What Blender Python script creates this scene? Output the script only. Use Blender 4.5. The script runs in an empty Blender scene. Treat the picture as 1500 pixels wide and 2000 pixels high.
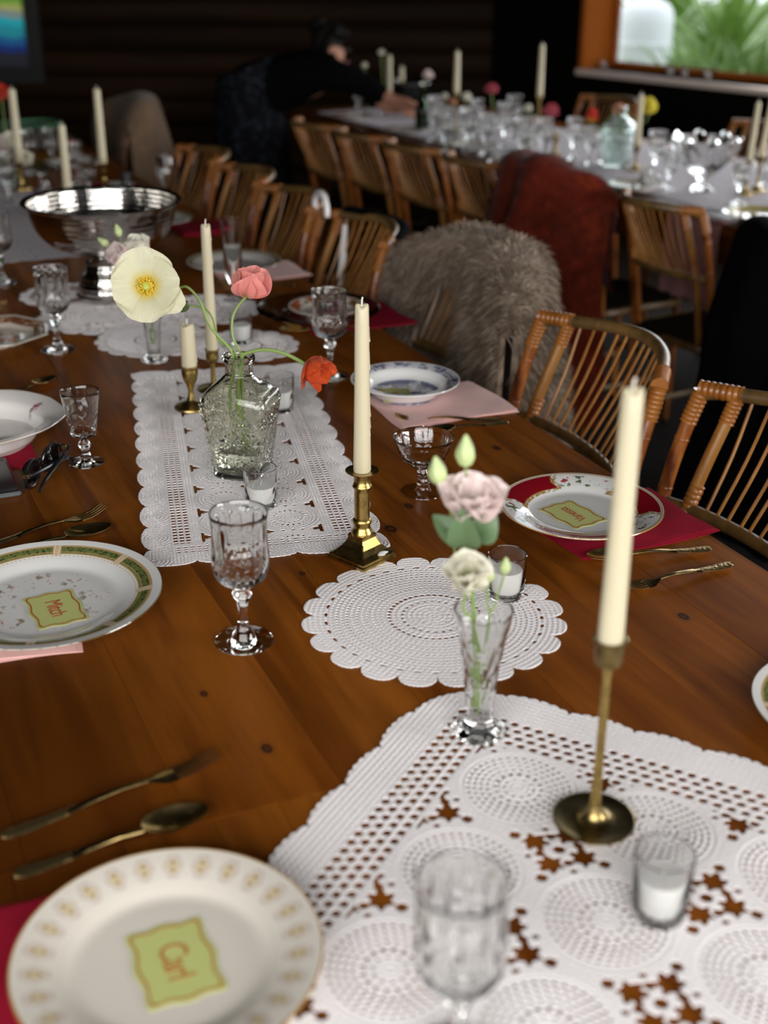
import bpy, bmesh, math, random
import numpy as np
from mathutils import Vector, Matrix, noise as mnoise
R = math.radians
PI = math.pi
random.seed(7)
scene = bpy.context.scene
COL = scene.collection
TZ = 0.75                                   # height of both table tops

# ---------------------------------------------------------------- camera
cam_d = bpy.data.cameras.new('camera')
cam_d.sensor_fit = 'VERTICAL'
cam_d.sensor_height = 36.0
cam_d.sensor_width = 27.0
cam_d.lens = 2463.4 / 2000 * 36.0
cam_d.clip_start = 0.05
cam_d.clip_end = 200
cam_d.dof.use_dof = True
cam_d.dof.focus_distance = 1.80
cam_d.dof.aperture_fstop = 2.8
cam_d.dof.aperture_blades = 9
cam = bpy.data.objects.new('camera', cam_d)
COL.objects.link(cam)
_th, _ro = R(24.31), R(0.40)
_F = Vector((0, math.cos(_th), -math.sin(_th)))
_U = Vector((0, math.sin(_th), math.cos(_th)))
_R = Vector((1, 0, 0))
_R2 = _R * math.cos(_ro) + _U * math.sin(_ro)
_U2 = _U * math.cos(_ro) - _R * math.sin(_ro)
_M = Matrix((_R2, _U2, -_F)).transposed().to_4x4()
_M.translation = Vector((0, 0, TZ + 0.78))
cam.matrix_world = _M
scene.camera = cam

# ---------------------------------------------------------------- exposure, sky, daylight
scene.view_settings.view_transform = 'Standard'
scene.view_settings.look = 'None'
scene.view_settings.gamma = 1
scene.view_settings.use_curve_mapping = False
scene.view_settings.exposure = 0.0
try:
    scene.cycles.max_bounces = 14
    scene.cycles.transmission_bounces = 12
    scene.cycles.glossy_bounces = 6
    scene.cycles.diffuse_bounces = 4
    scene.cycles.use_denoising = True
except Exception:
    pass
world = bpy.data.worlds.new('overcast sky')
scene.world = world
world.use_nodes = True
_bg = world.node_tree.nodes['Background']
_bg.inputs[0].default_value = (0.86, 0.93, 1.0, 1)
_bg.inputs[1].default_value = 2.0


def area_light(name, loc, target, sx, sy, power, color):
    d = bpy.data.lights.new(name, 'AREA')
    d.shape = 'RECTANGLE'
    d.size, d.size_y, d.energy, d.color = sx, sy, power, color
    o = bpy.data.objects.new(name, d)
    COL.objects.link(o)
    o.location = loc
    o.rotation_euler = (Vector(target) - Vector(loc)).to_track_quat('-Z', 'Y').to_euler()
    return o


# daylight entering by the windows of the wall behind the camera and of the right-hand wall
area_light('daylight_rear_window', (-0.10, -1.30, 1.72), (0.0, 2.0, 0.8), 4.2, 1.30, 135, (1.0, 0.97, 0.94))
area_light('daylight_side_window', (5.60, 0.55, 1.72), (0.6, 1.5, 0.9), 3.2, 1.30, 235, (1.0, 0.97, 0.93))
# added fill lamp brightening the second table, in the window's unseen lengthened stretch
area_light('fill_second_table', (2.80, 5.66, 1.52), (1.2, 4.2, 0.75), 3.0, 1.2, 48, (0.96, 0.98, 1.0))

# ---------------------------------------------------------------- helpers
TV = Vector((-0.414, 0.910, 0)).normalized()    # along the near table, away from the camera
NV = Vector((0.910, 0.414, 0)).normalized()     # across it, to the right


def W(t, n, z=0.0):
    v = TV * t + NV * n
    return Vector((v.x, v.y, z))


def back(px, py, h=0.0):
    """the point of the plane h above the table top that the photograph shows at px, py"""
    d = _R2 * ((px - 750) / 2463.4) + _U2 * ((1000 - py) / 2463.4) + _F
    k = (h - 0.78) / d.z
    return Vector((d.x * k, d.y * k, TZ + h))


def mesh(name, verts, faces, mat=None, parent=None, smooth=True, loc=None, sharp=38):
    me = bpy.data.meshes.new(name)
    me.from_pydata([tuple(v) for v in verts], [], faces)
    if smooth:
        me.polygons.foreach_set('use_smooth', [True] * len(me.polygons))
        me.set_sharp_from_angle(angle=R(sharp))
    if mat:
        me.materials.append(getattr(mat, "m", mat))
    me.update()
    o = bpy.data.objects.new(name, me)
    COL.objects.link(o)
    if parent is not None:
        o.parent = parent
    if loc is not None:
        o.location = loc
    return o


def empty(name, loc=(0, 0, 0), rz=0.0, parent=None):
    o = bpy.data.objects.new(name, None)
    o.empty_display_size = 0.05
    COL.objects.link(o)
    o.location = loc
    o.rotation_euler = (0, 0, rz)
    if parent is not None:
        o.parent = parent
    return o


def tag(o, label, cat, group=None, kind=None):
    o['label'] = label
    o['category'] = cat
    if group:
        o['group'] = group
    if kind:
        o['kind'] = kind
    return o


def struct(o):
    o['kind'] = 'structure'
    return o


KIDS = {}


def copy_tree(root, loc, rz=None, label=None, scale=None, group=None):
    def cp(o, parent):
        c = o.copy()
        COL.objects.link(c)
        if parent is not None:
            c.parent = parent
        for ch in o.children:
            cp(ch, c)
        return c
    r = cp(root, None)
    r.location = loc
    if rz is not None:
        r.rotation_euler = (0, 0, rz)
    if scale is not None:
        r.scale = (scale,) * 3 if isinstance(scale, (int, float)) else scale
    if label:
        r['label'] = label
    if group:
        r['group'] = group
    return r


class MB:
    """collects shapes into one mesh"""
    def __init__(s):
        s.v, s.f = [], []

    def add(s, vf, M=None):
        v, f = vf
        k = len(s.v)
        if M is not None:
            v = [M @ Vector(p) for p in v]
        s.v += [tuple(p) for p in v]
        s.f += [tuple(i + k for i in q) for q in f]
        return s

    def build(s, name, mat=None, parent=None, smooth=True, loc=None):
        return mesh(name, s.v, s.f, mat, parent, smooth, loc)


def box(x0, x1, y0, y1, z0, z1):
    v = [(x0, y0, z0), (x1, y0, z0), (x1, y1, z0), (x0, y1, z0), (x0, y0, z1), (x1, y0, z1), (x1, y1, z1), (x0, y1, z1)]
    f = [(3, 2, 1, 0), (4, 5, 6, 7), (0, 1, 5, 4), (1, 2, 6, 5), (2, 3, 7, 6), (3, 0, 4, 7)]
    return v, f


def bbox_bevel(x0, x1, y0, y1, z0, z1, b):
    """box with chamfered top and side edges"""
    ring = lambda i, z: [(x0 + i, y0 + i + b, z), (x0 + i + b, y0 + i, z), (x1 - i - b, y0 + i, z), (x1 - i, y0 + i + b, z),
                         (x1 - i, y1 - i - b, z), (x1 - i - b, y1 - i, z), (x0 + i + b, y1 - i, z), (x0 + i, y1 - i - b, z)]
    v = ring(b, z0) + ring(0, z0 + b) + ring(0, z1 - b) + ring(b, z1)
    f = [tuple(range(7, -1, -1)), tuple(range(24, 32))]
    for k in range(3):
        for i in range(8):
            j = (i + 1) % 8
            f.append((k * 8 + i, k * 8 + j, k * 8 + 8 + j, k * 8 + 8 + i))
    return v, f


def lathe(prof, seg=32, mod=None, closed_top=False):
    """revolve [(r, z)]; mod(theta, z, r, i) -> r. r == 0 makes a pole."""
    v, f, rows = [], [], []
    for i, (r, z) in enumerate(prof):
        if r <= 1e-7:
            rows.append([len(v)])
            v.append((0, 0, z))
        else:
            row = []
            for k in range(seg):
                th = 2 * PI * k / seg
                rr = mod(th, z, r, i) if mod else r
                zz = z
                if isinstance(rr, tuple):
                    rr, zz = rr
                row.append(len(v))
                v.append((rr * math.cos(th), rr * math.sin(th), zz))
            rows.append(row)
    for a, b in zip(rows, rows[1:]):
        if len(a) == 1 and len(b) == 1:
            continue
        for k in range(seg):
            j = (k + 1) % seg
            if len(a) == 1:
                f.append((a[0], b[j], b[k]))
            elif len(b) == 1:
                f.append((a[k], a[j], b[0]))
            else:
                f.append((a[k], a[j], b[j], b[k]))
    return v, f


def catmull(pts, n=8):
    P = [Vector(p) for p in pts]
    if len(P) < 3:
        return [P[0].lerp(P[-1], i / n) for i in range(n + 1)]
    Q = [P[0] * 2 - P[1]] + P + [P[-1] * 2 - P[-2]]
    out = []
    for i in range(1, len(Q) - 2):
        a, b, c, d = Q[i - 1], Q[i], Q[i + 1], Q[i + 2]
        for k in range(n):
            t = k / n
            out.append(0.5 * ((2 * b) + (c - a) * t + (2 * a - 5 * b + 4 * c - d) * t * t + (3 * b - a - 3 * c + d) * t ** 3))
    out.append(P[-1])
    return out


def tube(pts, rad, seg=8, n=6, flat=1.0, raw=False, cap=True):
    """swept tube along a smooth path; rad is a number or a list along the control points"""
    path = [Vector(p) for p in pts] if raw else catmull(pts, n)
    m = len(path)
    if isinstance(rad, (int, float)):
        rr = [rad] * m
    else:
        rr = []
        for i in range(m):
            x = i / (m - 1) * (len(rad) - 1)
            k = min(int(x), len(rad) - 2)
            rr.append(rad[k] + (rad[k + 1] - rad[k]) * (x - k))
    v, f = [], []
    T = [(path[min(i + 1, m - 1)] - path[max(i - 1, 0)]).normalized() for i in range(m)]
    up = Vector((0, 0, 1)) if abs(T[0].z) < 0.9 else Vector((1, 0, 0))
    N = (up - T[0] * up.dot(T[0])).normalized()
    for i in range(m):
        N = (N - T[i] * N.dot(T[i])).normalized()
        B = T[i].cross(N)
        for k in range(seg):
            a = 2 * PI * k / seg
            v.append(path[i] + (N * math.cos(a) * flat + B * math.sin(a)) * rr[i])
    for i in range(m - 1):
        for k in range(seg):
            j = (k + 1) % seg
            f.append((i * seg + k, i * seg + j, (i + 1) * seg + j, (i + 1) * seg + k))
    if cap:
        f.append(tuple(range(seg - 1, -1, -1)))
        f.append(tuple((m - 1) * seg + k for k in range(seg)))
    return v, f


def sheet(fn, nu, nv, thick=0.0, mask=None):
    """grid surface fn(u, v) -> point, u and v in 0..1, optionally with a thickness"""
    P = [[Vector(fn(i / nu, j / nv)) for i in range(nu + 1)] for j in range(nv + 1)]
    v, f = [], []
    idx = lambda i, j: j * (nu + 1) + i
    for row in P:
        v += row
    q = []
    for j in range(nv):
        for i in range(nu):
            if mask is None or mask((i + .5) / nu, (j + .5) / nv):
                q.append((idx(i, j), idx(i + 1, j), idx(i + 1, j + 1), idx(i, j + 1)))
    f += q
    if thick:
        k = len(v)
        nrm = [Vector((0, 0, 0)) for _ in v]
        for a in q:
            n = (v[a[1]] - v[a[0]]).cross(v[a[3]] - v[a[0]])
            for i in a:
                nrm[i] += n
        nrm = [n.normalized() if n.length > 0 else Vector((0, 0, 1)) for n in nrm]
        v = v + [p - n * thick for p, n in zip(v, nrm)]
        f += [tuple(i + k for i in reversed(a)) for a in q]
        edges = {}
        for a in q:
            for x, y in zip(a, a[1:] + a[:1]):
                if (y, x) in edges:
                    del edges[(y, x)]
                else:
                    edges[(x, y)] = 1
        for x, y in edges:
            f.append((y, x, x + k, y + k))
    return v, f


# ---------------------------------------------------------------- materials
class E:
    """a shader value that supports arithmetic"""
    def __init__(s, nt, sock):
        s.nt, s.k = nt, sock

    def _m(s, op, *a, clamp=False):
        n = s.nt.nodes.new('ShaderNodeMath')
        n.operation = op
        n.use_clamp = clamp
        for i, x in enumerate((s,) + a):
            if isinstance(x, E):
                s.nt.links.new(x.k, n.inputs[i])
            else:
                n.inputs[i].default_value = x
        return E(s.nt, n.outputs[0])

    def __add__(s, o): return s._m('ADD', o)
    __radd__ = __add__
    def __sub__(s, o): return s._m('SUBTRACT', o)
    def __rsub__(s, o): return s._m('MULTIPLY', -1.0)._m('ADD', o)
    def __mul__(s, o): return s._m('MULTIPLY', o)
    __rmul__ = __mul__
    def __truediv__(s, o): return s._m('DIVIDE', o)
    def __rtruediv__(s, o): return s._m('POWER', -1.0)._m('MULTIPLY', o)
    def abs(s): return s._m('ABSOLUTE')
    def sin(s): return s._m('SINE')
    def cos(s): return s._m('COSINE')
    def frac(s): return s._m('FRACT')
    def floor(s): return s._m('FLOOR')
    def sqrt(s): return s._m('SQRT')
    def min(s, o): return s._m('MINIMUM', o)
    def max(s, o): return s._m('MAXIMUM', o)
    def pow(s, o): return s._m('POWER', o)
    def atan2(s, o): return s._m('ARCTAN2', o)
    def clamp(s): return s._m('ADD', 0.0, clamp=True)
    def step(s, a, b):
        """0 at a, 1 at b"""
        return ((s - a) / (b - a)).clamp()
    def band(s, lo, hi, soft):
        return s.step(lo - soft, lo + soft) * (1.0 - s.step(hi - soft, hi + soft))


class Mat:
    def __init__(s, name, color=(.8, .8, .8), rough=.5, metal=0.0, **kw):
        s.m = bpy.data.materials.new(name)
        s.m.use_nodes = True
        s.nt = s.m.node_tree
        s.b = s.nt.nodes['Principled BSDF']
        s.b.inputs['Base Color'].default_value = (*color, 1)
        s.b.inputs['Roughness'].default_value = rough
        s.b.inputs['Metallic'].default_value = metal
        for k, val in kw.items():
            s.b.inputs[k.replace('_', ' ')].default_value = val
        s.m.diffuse_color = (*color, 1)

    def coords(s, which='Object'):
        tc = s.nt.nodes.new('ShaderNodeTexCoord')
        sp = s.nt.nodes.new('ShaderNodeSeparateXYZ')
        s.nt.links.new(tc.outputs[which], sp.inputs[0])
        s.tc = tc.outputs[which]
        return [E(s.nt, o) for o in sp.outputs]

    def val(s, x):
        n = s.nt.nodes.new('ShaderNodeValue')
        n.outputs[0].default_value = x
        return E(s.nt, n.outputs[0])

    def noise(s, scale, detail=3, vec=None, rough=.5, mapping=None, dist=0.0):
        n = s.nt.nodes.new('ShaderNodeTexNoise')
        n.inputs['Scale'].default_value = scale
        n.inputs['Detail'].default_value = detail
        n.inputs['Roughness'].default_value = rough
        n.inputs['Distortion'].default_value = dist
        src = vec if vec is not None else s.tc
        if mapping:
            mp = s.nt.nodes.new('ShaderNodeMapping')
            mp.inputs['Scale'].default_value = mapping
            s.nt.links.new(src, mp.inputs[0])
            src = mp.outputs[0]
        s.nt.links.new(src, n.inputs['Vector'])
        return E(s.nt, n.outputs[0])

    def vec(s, x, y, z=0.0):
        n = s.nt.nodes.new('ShaderNodeCombineXYZ')
        for i, q in enumerate((x, y, z)):
            if isinstance(q, E):
                s.nt.links.new(q.k, n.inputs[i])
            else:
                n.inputs[i].default_value = q
        return n.outputs[0]

    def voronoi(s, scale, vec=None, feature='F1'):
        n = s.nt.nodes.new('ShaderNodeTexVoronoi')
        n.feature = feature
        n.inputs['Scale'].default_value = scale
        s.nt.links.new(vec if vec is not None else s.tc, n.inputs['Vector'])
        return E(s.nt, n.outputs['Distance'])

    def mix(s, fac, a, b):
        n = s.nt.nodes.new('ShaderNodeMix')
        n.data_type = 'RGBA'
        n.clamp_factor = True
        if isinstance(fac, E):
            s.nt.links.new(fac.k, n.inputs[0])
        else:
            n.inputs[0].default_value = fac
        for i, c in ((6, a), (7, b)):
            if isinstance(c, tuple):
                n.inputs[i].default_value = (*c, 1)
            else:
                s.nt.links.new(c, n.inputs[i])
        return n.outputs[2]

    def color(s, sock):
        s.nt.links.new(sock, s.b.inputs['Base Color'])
        return s

    def link(s, e, name):
        s.nt.links.new(e.k, s.b.inputs[name])
        return s

    def bump(s, e, strength=.3, dist=.001):
        n = s.nt.nodes.new('ShaderNodeBump')
        n.inputs['Strength'].default_value = strength
        n.inputs['Distance'].default_value = dist
        s.nt.links.new(e.k, n.inputs['Height'])
        s.nt.links.new(n.outputs[0], s.b.inputs['Normal'])
        return s


def wood_mat(name, dark, mid, light, axis=1, rough=.32, coat=.25, stretch=9.0, spec=.5, bump=.08):
    m = Mat(name, mid, rough, Coat_Weight=coat, Coat_Roughness=.22, Specular_IOR_Level=spec)
    x, y, z = m.coords('Object')
    ob = m.nt.nodes.new('ShaderNodeObjectInfo')
    rnd = E(m.nt, ob.outputs['Random'])
    co = [x, y, z]
    long = co[axis]
    oth = [co[i] for i in range(3) if i != axis]
    v = m.vec(oth[0] * 1.0 + rnd * 7.0, long * (1.0 / stretch), oth[1] * 1.0 + rnd * 3.0)
    n1 = m.noise(9, 4, v, .55, dist=1.2)
    n2 = m.noise(60, 3, v, .6)
    n3 = m.noise(2.2, 2, v, .5)
    c = m.mix(n1.step(.32, .7), dark, mid)
    c = m.mix(n3.step(.4, .75), c, light)
    c = m.mix((n2.step(.55, .75)) * .35, c, dark)
    c = m.mix(rnd * .35, c, dark)
    m.color(c)
    m.link(n2 * .2 + (rough - .1), 'Roughness')
    m.bump(n2, bump, .0006)
    return m


def fabric(name, color, rough=.9, scale=900, bump=.3, sheen=.2, vary=.12):
    m = Mat(name, color, rough, Sheen_Weight=sheen, Specular_IOR_Level=.12)
    m.coords('Object')
    n = m.noise(scale, 2)
    n2 = m.noise(14, 3)
    dark = tuple(c * (1 - vary * 2) for c in color)
    m.color(m.mix(n2, dark, color))
    m.bump(n, bump, .0006)
    return m


def glass_mat(name, color=(.97, .98, .97), ior=1.5, rough=0.0):
    return Mat(name, color, rough, Transmission_Weight=1.0, IOR=ior).m


GLASS = glass_mat('clear crystal')
GLASS_OLIVE = glass_mat('smoky olive glass', (.90, .91, .82))
GLASS_GREEN = glass_mat('green bottle glass', (.05, .16, .05))
GLASS_PALE = glass_mat('pale green glass', (.80, .90, .86))


def pane_mat():
    m = bpy.data.materials.new('thin window glass')
    m.use_nodes = True
    nt = m.node_tree
    nt.nodes.remove(nt.nodes['Principled BSDF'])
    tr, gl, fr, mx = (nt.nodes.new(k) for k in ('ShaderNodeBsdfTransparent', 'ShaderNodeBsdfGlossy', 'ShaderNodeFresnel', 'ShaderNodeMixShader'))
    gl.inputs['Roughness'].default_value = .02
    fr.inputs['IOR'].default_value = 1.3
    nt.links.new(fr.outputs[0], mx.inputs[0])
    nt.links.new(tr.outputs[0], mx.inputs[1])
    nt.links.new(gl.outputs[0], mx.inputs[2])
    nt.links.new(mx.outputs[0], nt.nodes['Material Output'].inputs[0])
    return m


PANE = pane_mat()
WATER = glass_mat('water', (.96, .98, .95), 1.33)

MG = Mat('gold plated cutlery', (.72, .52, .22), .3, 1.0)
_x, _y, _z = MG.coords()
MG.link(MG.noise(120, 3) * .14 + .17, 'Roughness')
GOLD = MG.m
MGE = Mat('chased gold cutlery', (.68, .49, .21), .36, 1.0)
_x, _y, _z = MGE.coords()
MGE.bump(MGE.voronoi(260), .7, .0010)
GOLD_ENGRAVED = MGE.m
MBr = Mat('aged brass', (.50, .34, .11), .3, 1.0)
_x, _y, _z = MBr.coords()
_n = MBr.noise(40, 4)
MBr.color(MBr.mix(_n.step(.4, .75), (.52, .37, .12), (.30, .20, .07)))
MBr.link(MBr.noise(90, 3) * .25 + .17, 'Roughness')
BRASS = MBr.m
MBd = Mat('dark tarnished brass', (.32, .23, .09), .34, 1.0)
_x, _y, _z = MBd.coords()
_n = MBd.noise(30, 4)
MBd.color(MBd.mix(_n.step(.35, .7), (.42, .31, .12), (.17, .12, .05)))
BRASS_DARK = MBd.m
MS = Mat('hammered silver', (.62, .60, .57), .13, 1.0)
SILVER = MS.m
MW = Mat('ivory candle wax', (.56, .50, .345), .42, Subsurface_Weight=.25, Subsurface_Scale=.01)
MW.b.inputs['Subsurface Radius'].default_value = (1, .7, .4)
WAX = MW.m
WAX_WHITE = Mat('white tea light wax', (.85, .84, .82), .5, Subsurface_Weight=.2, Subsurface_Scale=.01).m
WICK = Mat('candle wick', (.75, .70, .60), .9).m
CRIMSON = fabric('crimson linen', (.31, .007, .026), vary=.1, sheen=0).m
PINK = fabric('pale pink linen', (.78, .46, .42), vary=.05).m
DUSTY = fabric('dusty pink linen', (.30, .14, .13), vary=.1).m
ML = Mat('white cotton crochet', (.86, .815, .815), .92, Sheen_Weight=.15)
_x, _y, _z = ML.coords()
ML.bump(ML.noise(1400, 2), .35, .0005)
LACE = ML.m
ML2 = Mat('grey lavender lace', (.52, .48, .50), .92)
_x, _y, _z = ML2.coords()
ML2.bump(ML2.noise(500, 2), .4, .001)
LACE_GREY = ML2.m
STEM = Mat('green flower stem', (.20, .29, .075), .5, Subsurface_Weight=.1, Subsurface_Scale=.004).m
STEM_DARK = Mat('dark green stem', (.06, .085, .02), .55).m
LEAF = Mat('soft green leaf', (.10, .165, .075), .45).m
BUD = Mat('pale green bud', (.47, .56, .26), .5, Subsurface_Weight=.15, Subsurface_Scale=.006).m
BLACK = Mat('black plastic', (.006, .006, .007), .18).m
BLACK_CLOTH = fabric('black wool', (.003, .003, .0035), scale=300, sheen=0).m
BLACK_CLOTH.node_tree.nodes['Principled BSDF'].inputs['Specular IOR Level'].default_value = .03
# ================================================================ the room
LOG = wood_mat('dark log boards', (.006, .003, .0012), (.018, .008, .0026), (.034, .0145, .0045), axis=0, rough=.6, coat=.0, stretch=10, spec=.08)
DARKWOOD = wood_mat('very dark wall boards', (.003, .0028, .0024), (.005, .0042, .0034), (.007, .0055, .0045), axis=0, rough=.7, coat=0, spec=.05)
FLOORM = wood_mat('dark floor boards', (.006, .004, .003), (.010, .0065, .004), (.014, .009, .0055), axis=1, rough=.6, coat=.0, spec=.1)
ORANGE_WOOD = wood_mat('orange stained window timber', (.28, .068, .008), (.42, .11, .014), (.48, .15, .022), axis=2, rough=.6, coat=0, spec=.05)
SILLM = Mat('pale painted sill', (.86, .72, .64), .6).m

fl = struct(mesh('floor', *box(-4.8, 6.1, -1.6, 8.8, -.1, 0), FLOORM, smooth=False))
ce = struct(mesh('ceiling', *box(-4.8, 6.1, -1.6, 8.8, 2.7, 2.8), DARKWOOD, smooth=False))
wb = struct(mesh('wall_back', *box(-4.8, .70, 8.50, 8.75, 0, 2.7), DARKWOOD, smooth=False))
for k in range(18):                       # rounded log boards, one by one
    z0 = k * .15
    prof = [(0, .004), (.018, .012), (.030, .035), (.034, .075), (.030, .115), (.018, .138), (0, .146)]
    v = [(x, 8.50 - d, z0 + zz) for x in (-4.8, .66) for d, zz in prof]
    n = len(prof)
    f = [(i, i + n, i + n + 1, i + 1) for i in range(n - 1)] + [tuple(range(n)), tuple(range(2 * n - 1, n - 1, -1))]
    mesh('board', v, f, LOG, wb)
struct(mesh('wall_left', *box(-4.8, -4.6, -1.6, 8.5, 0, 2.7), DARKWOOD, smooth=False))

# wall with the big window: runs from the back corner towards the camera's right
CW = Vector((.675, 8.46, 0))
DW = Vector((.623, -.782, 0)).normalized()
AW = math.atan2(DW.y, DW.x)               # local x along the wall, local y outwards = +
W0, W1, WZ0, WZ1 = .756, 5.2, .86, 2.15  # unseen right end of the window lengthened to bring more daylight in
wr = MB()
wr.add(box(-.25, W0, 0, .28, 0, 2.7)).add(box(W1, 8.4, 0, .28, 0, 2.7))
wr.add(box(W0, W1, 0, .28, 0, WZ0)).add(box(W0, W1, 0, .28, WZ1, 2.7))
w = struct(wr.build('wall_right', DARKWOOD, smooth=False, loc=CW))
w.rotation_euler = (0, 0, AW)
s = MB()
s.add(box(5.82, 6.05, 2.2, 2.6, 0, 2.7)).add(box(5.82, 6.05, -1.6, -1.2, 0, 2.7)).add(box(5.82, 6.05, -1.2, 2.2, 0, 1.05)).add(box(5.82, 6.05, -1.2, 2.2, 2.4, 2.7))
struct(s.build('wall_side', DARKWOOD, smooth=False))
s = MB()
s.add(box(-4.8, -2.3, -1.6, -1.4, 0, 2.7)).add(box(2.1, 6.05, -1.6, -1.4, 0, 2.7)).add(box(-2.3, 2.1, -1.6, -1.4, 0, 1.0)).add(box(-2.3, 2.1, -1.6, -1.4, 2.5, 2.7))
struct(s.build('wall_front', DARKWOOD, smooth=False))

win = struct(empty('window_1', CW, AW))
mesh('jamb', *box(W0, W0 + .03, -.03, .24, WZ0, WZ1), ORANGE_WOOD, win, smooth=False)
mesh('jamb', *box(W1 - .03, W1, -.03, .24, WZ0, WZ1), ORANGE_WOOD, win, smooth=False)
mesh('head', *box(W0 + .03, W1 - .03, -.03, .24, WZ1 - .03, WZ1), ORANGE_WOOD, win, smooth=False)
o = mesh('sill', *bbox_bevel(W0 - .005, W1 + .05, -.05, .25, WZ0 - .035, WZ0, .006), SILLM, win, smooth=False)
o['label'] = 'pale sill board'
mesh('sash_rail', *box(W0 + .03, W1 - .03, .205, .235, WZ0, WZ0 + .035), ORANGE_WOOD, win, smooth=False)
mesh('sash_stile', *box(W0 + .03, W0 + .07, .205, .235, WZ0 + .035, WZ1 - .03), ORANGE_WOOD, win, smooth=False)
mesh('pane', *box(W0 + .07, W1 - .03, .215, .221, WZ0 + .035, WZ1 - .03), PANE, win, smooth=False)

# windows behind the camera (seen only as reflections): glazing bars
for nm, horizontal, a0, a1 in (('window_2', True, -2.3, 2.1), ('window_3', False, -1.2, 2.2)):
    wn = struct(empty(nm))
    k = 6 if horizontal else 5
    for i in range(k + 1):
        c = a0 + (a1 - a0) * i / k
        if horizontal:
            mesh('glazing_bar', *box(c - .03, c + .03, -1.28, -1.22, 1.0, 2.5), DARKWOOD, wn, smooth=False)
        else:
            mesh('glazing_bar', *box(5.50, 5.56, c - .03, c + .03, 1.05, 2.4), DARKWOOD, wn, smooth=False)

# stained glass picture at the left end of the back wall
mg = Mat('stained glass', (.1, .3, .4), .3)
x, y, z = mg.coords()
wv = z + mg.noise(6, 2) * .10 - .05 + x * .05
c = mg.mix(wv.step(.90, .905), (.02, .02, .03), (.012, .03, .16))
c = mg.mix(wv.step(.945, .95), c, (.015, .10, .26))
c = mg.mix(wv.step(.99, .995), c, (.02, .26, .32))
c = mg.mix(wv.step(1.05, 1.055), c, (.02, .38, .45))
c = mg.mix(wv.step(1.095, 1.10), c, (.22, .28, .27))
c = mg.mix(wv.step(1.14, 1.145), c, (.40, .42, .12))
c = mg.mix(wv.step(1.17, 1.175), c, (.15, .35, .04))
mg.color(c)
mg.nt.links.new(c, mg.b.inputs['Emission Color'])
mg.b.inputs['Emission Strength'].default_value = .42
sg = tag(empty('stained_glass_panel', (-2.60, 8.44, 0)), 'backlit stained glass of blue, teal and green bands in a dark frame', 'stained glass')
FRAME = Mat('black frame', (.008, .007, .006), .6).m
mesh('glass', *box(-.40, .335, -.01, 0, .80, 1.35), mg.m, sg, smooth=False)
for b in (box(.335, .43, -.03, .02, .70, 1.42), box(-.50, -.40, -.03, .02, .70, 1.42), box(-.40, .335, -.03, .02, .70, .80), box(-.40, .335, -.03, .02, 1.35, 1.42)):
    mesh('frame', *b, FRAME, sg, smooth=False)

# ---------------------------------------------------------------- outside the window
GROUND = Mat('garden ground', (.30, .30, .24), .9)
_ = GROUND.coords()
GROUND.color(GROUND.mix(GROUND.noise(1.3, 4).step(.4, .6), (.07, .13, .025), (.25, .33, .14)))
struct(mesh('ground', *box(-6, 26, 9.2, 40, -.06, -.02), GROUND.m, smooth=False))
YUC = Mat('yucca leaf', (.20, .32, .07), .45)
_ = YUC.coords()
_oi = YUC.nt.nodes.new('ShaderNodeNewGeometry')
YUC.color(YUC.mix(E(YUC.nt, _oi.outputs['Random Per Island']), (.09, .20, .025), (.34, .50, .14)))
BARK = Mat('yucca trunk', (.12, .08, .05), .9).m


def yucca(loc, h, n, L, seed, label):
    rnd = random.Random(seed)
    r = tag(empty('yucca_plant', loc), label, 'plant', 'yuccas outside the window')
    mesh('trunk', *tube([(0, 0, -.02), (.02, 0, h * .5), (0, .02, h)], [.05, .04, .035], 8), BARK, r)
    for k in range(n):
        a = rnd.uniform(0, 2 * PI)
        el = rnd.uniform(.15, 1.45)
        l = L * rnd.uniform(.7, 1.1)
        d = Vector((math.cos(a) * math.cos(el), math.sin(a) * math.cos(el), math.sin(el)))
        side = d.cross(Vector((0, 0, 1))).normalized()
        w = .020 * L / .6
        v, f = [], []
        for i, (q, ww) in enumerate(((0, .5), (.35, 1), (.7, .75), (1, .03))):
            p = Vector((0, 0, h)) + d * l * q + Vector((0, 0, -1)) * l * q * q * .28
            up = side.cross(d)
            v += [p - side * w * ww, p + up * w * .25, p + side * w * ww]
            if i:
                b = (i - 1) * 3
                f += [(b, b + 1, b + 4, b + 3), (b + 1, b + 2, b + 5, b + 4)]
        mesh('leaf', v, f, YUC.m, r)
    return r


def outside(px, py, Y):
    d = _R2 * ((px - 750) / 2463.4) + _U2 * ((1000 - py) / 2463.4) + _F
    return Vector((0, 0, TZ + .78)) + d * (Y / d.y)


for px, Y, h_, n, L, lab in ((1372, 9.6, .25, 120, .95, 'yucca just right of the white rounded tank outside the window'),
                           (1480, 8.7, .25, 150, 1.05, 'largest yucca, filling the window towards its cut-off right end'),
                           (1196, 13.4, .35, 70, .90, 'pale yucca standing tight against the orange window jamb'),
                           (1425, 12.6, .40, 150, 1.20, 'yucca between the two front ones, farther from the glass'),
                           (1300, 15.0, .50, 110, 1.30, 'yucca far behind the white rounded tank'),
                           (1282, 8.9, .12, 10, .40, 'small sparse yucca in front of the white rounded tank')):
    p = outside(px, 50, Y)
    yucca((p.x, p.y, 0), h_, n, L, int(px), lab)
WHITEP = Mat('white painted metal', (.86, .88, .90), .4).m
p = outside(1260, 60, 11.6)
wt = tag(empty('water_tank', (p.x, p.y, .02), R(-12)), 'white rounded tank standing outside behind the yuccas', 'tank')
v, f = lathe([(0, 0), (.225, 0), (.235, .02), (.235, .90), (.225, .99), (.18, 1.05), (.10, 1.085), (0, 1.1)], 40)
mesh('shell', v, f, WHITEP, wt)
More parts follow.
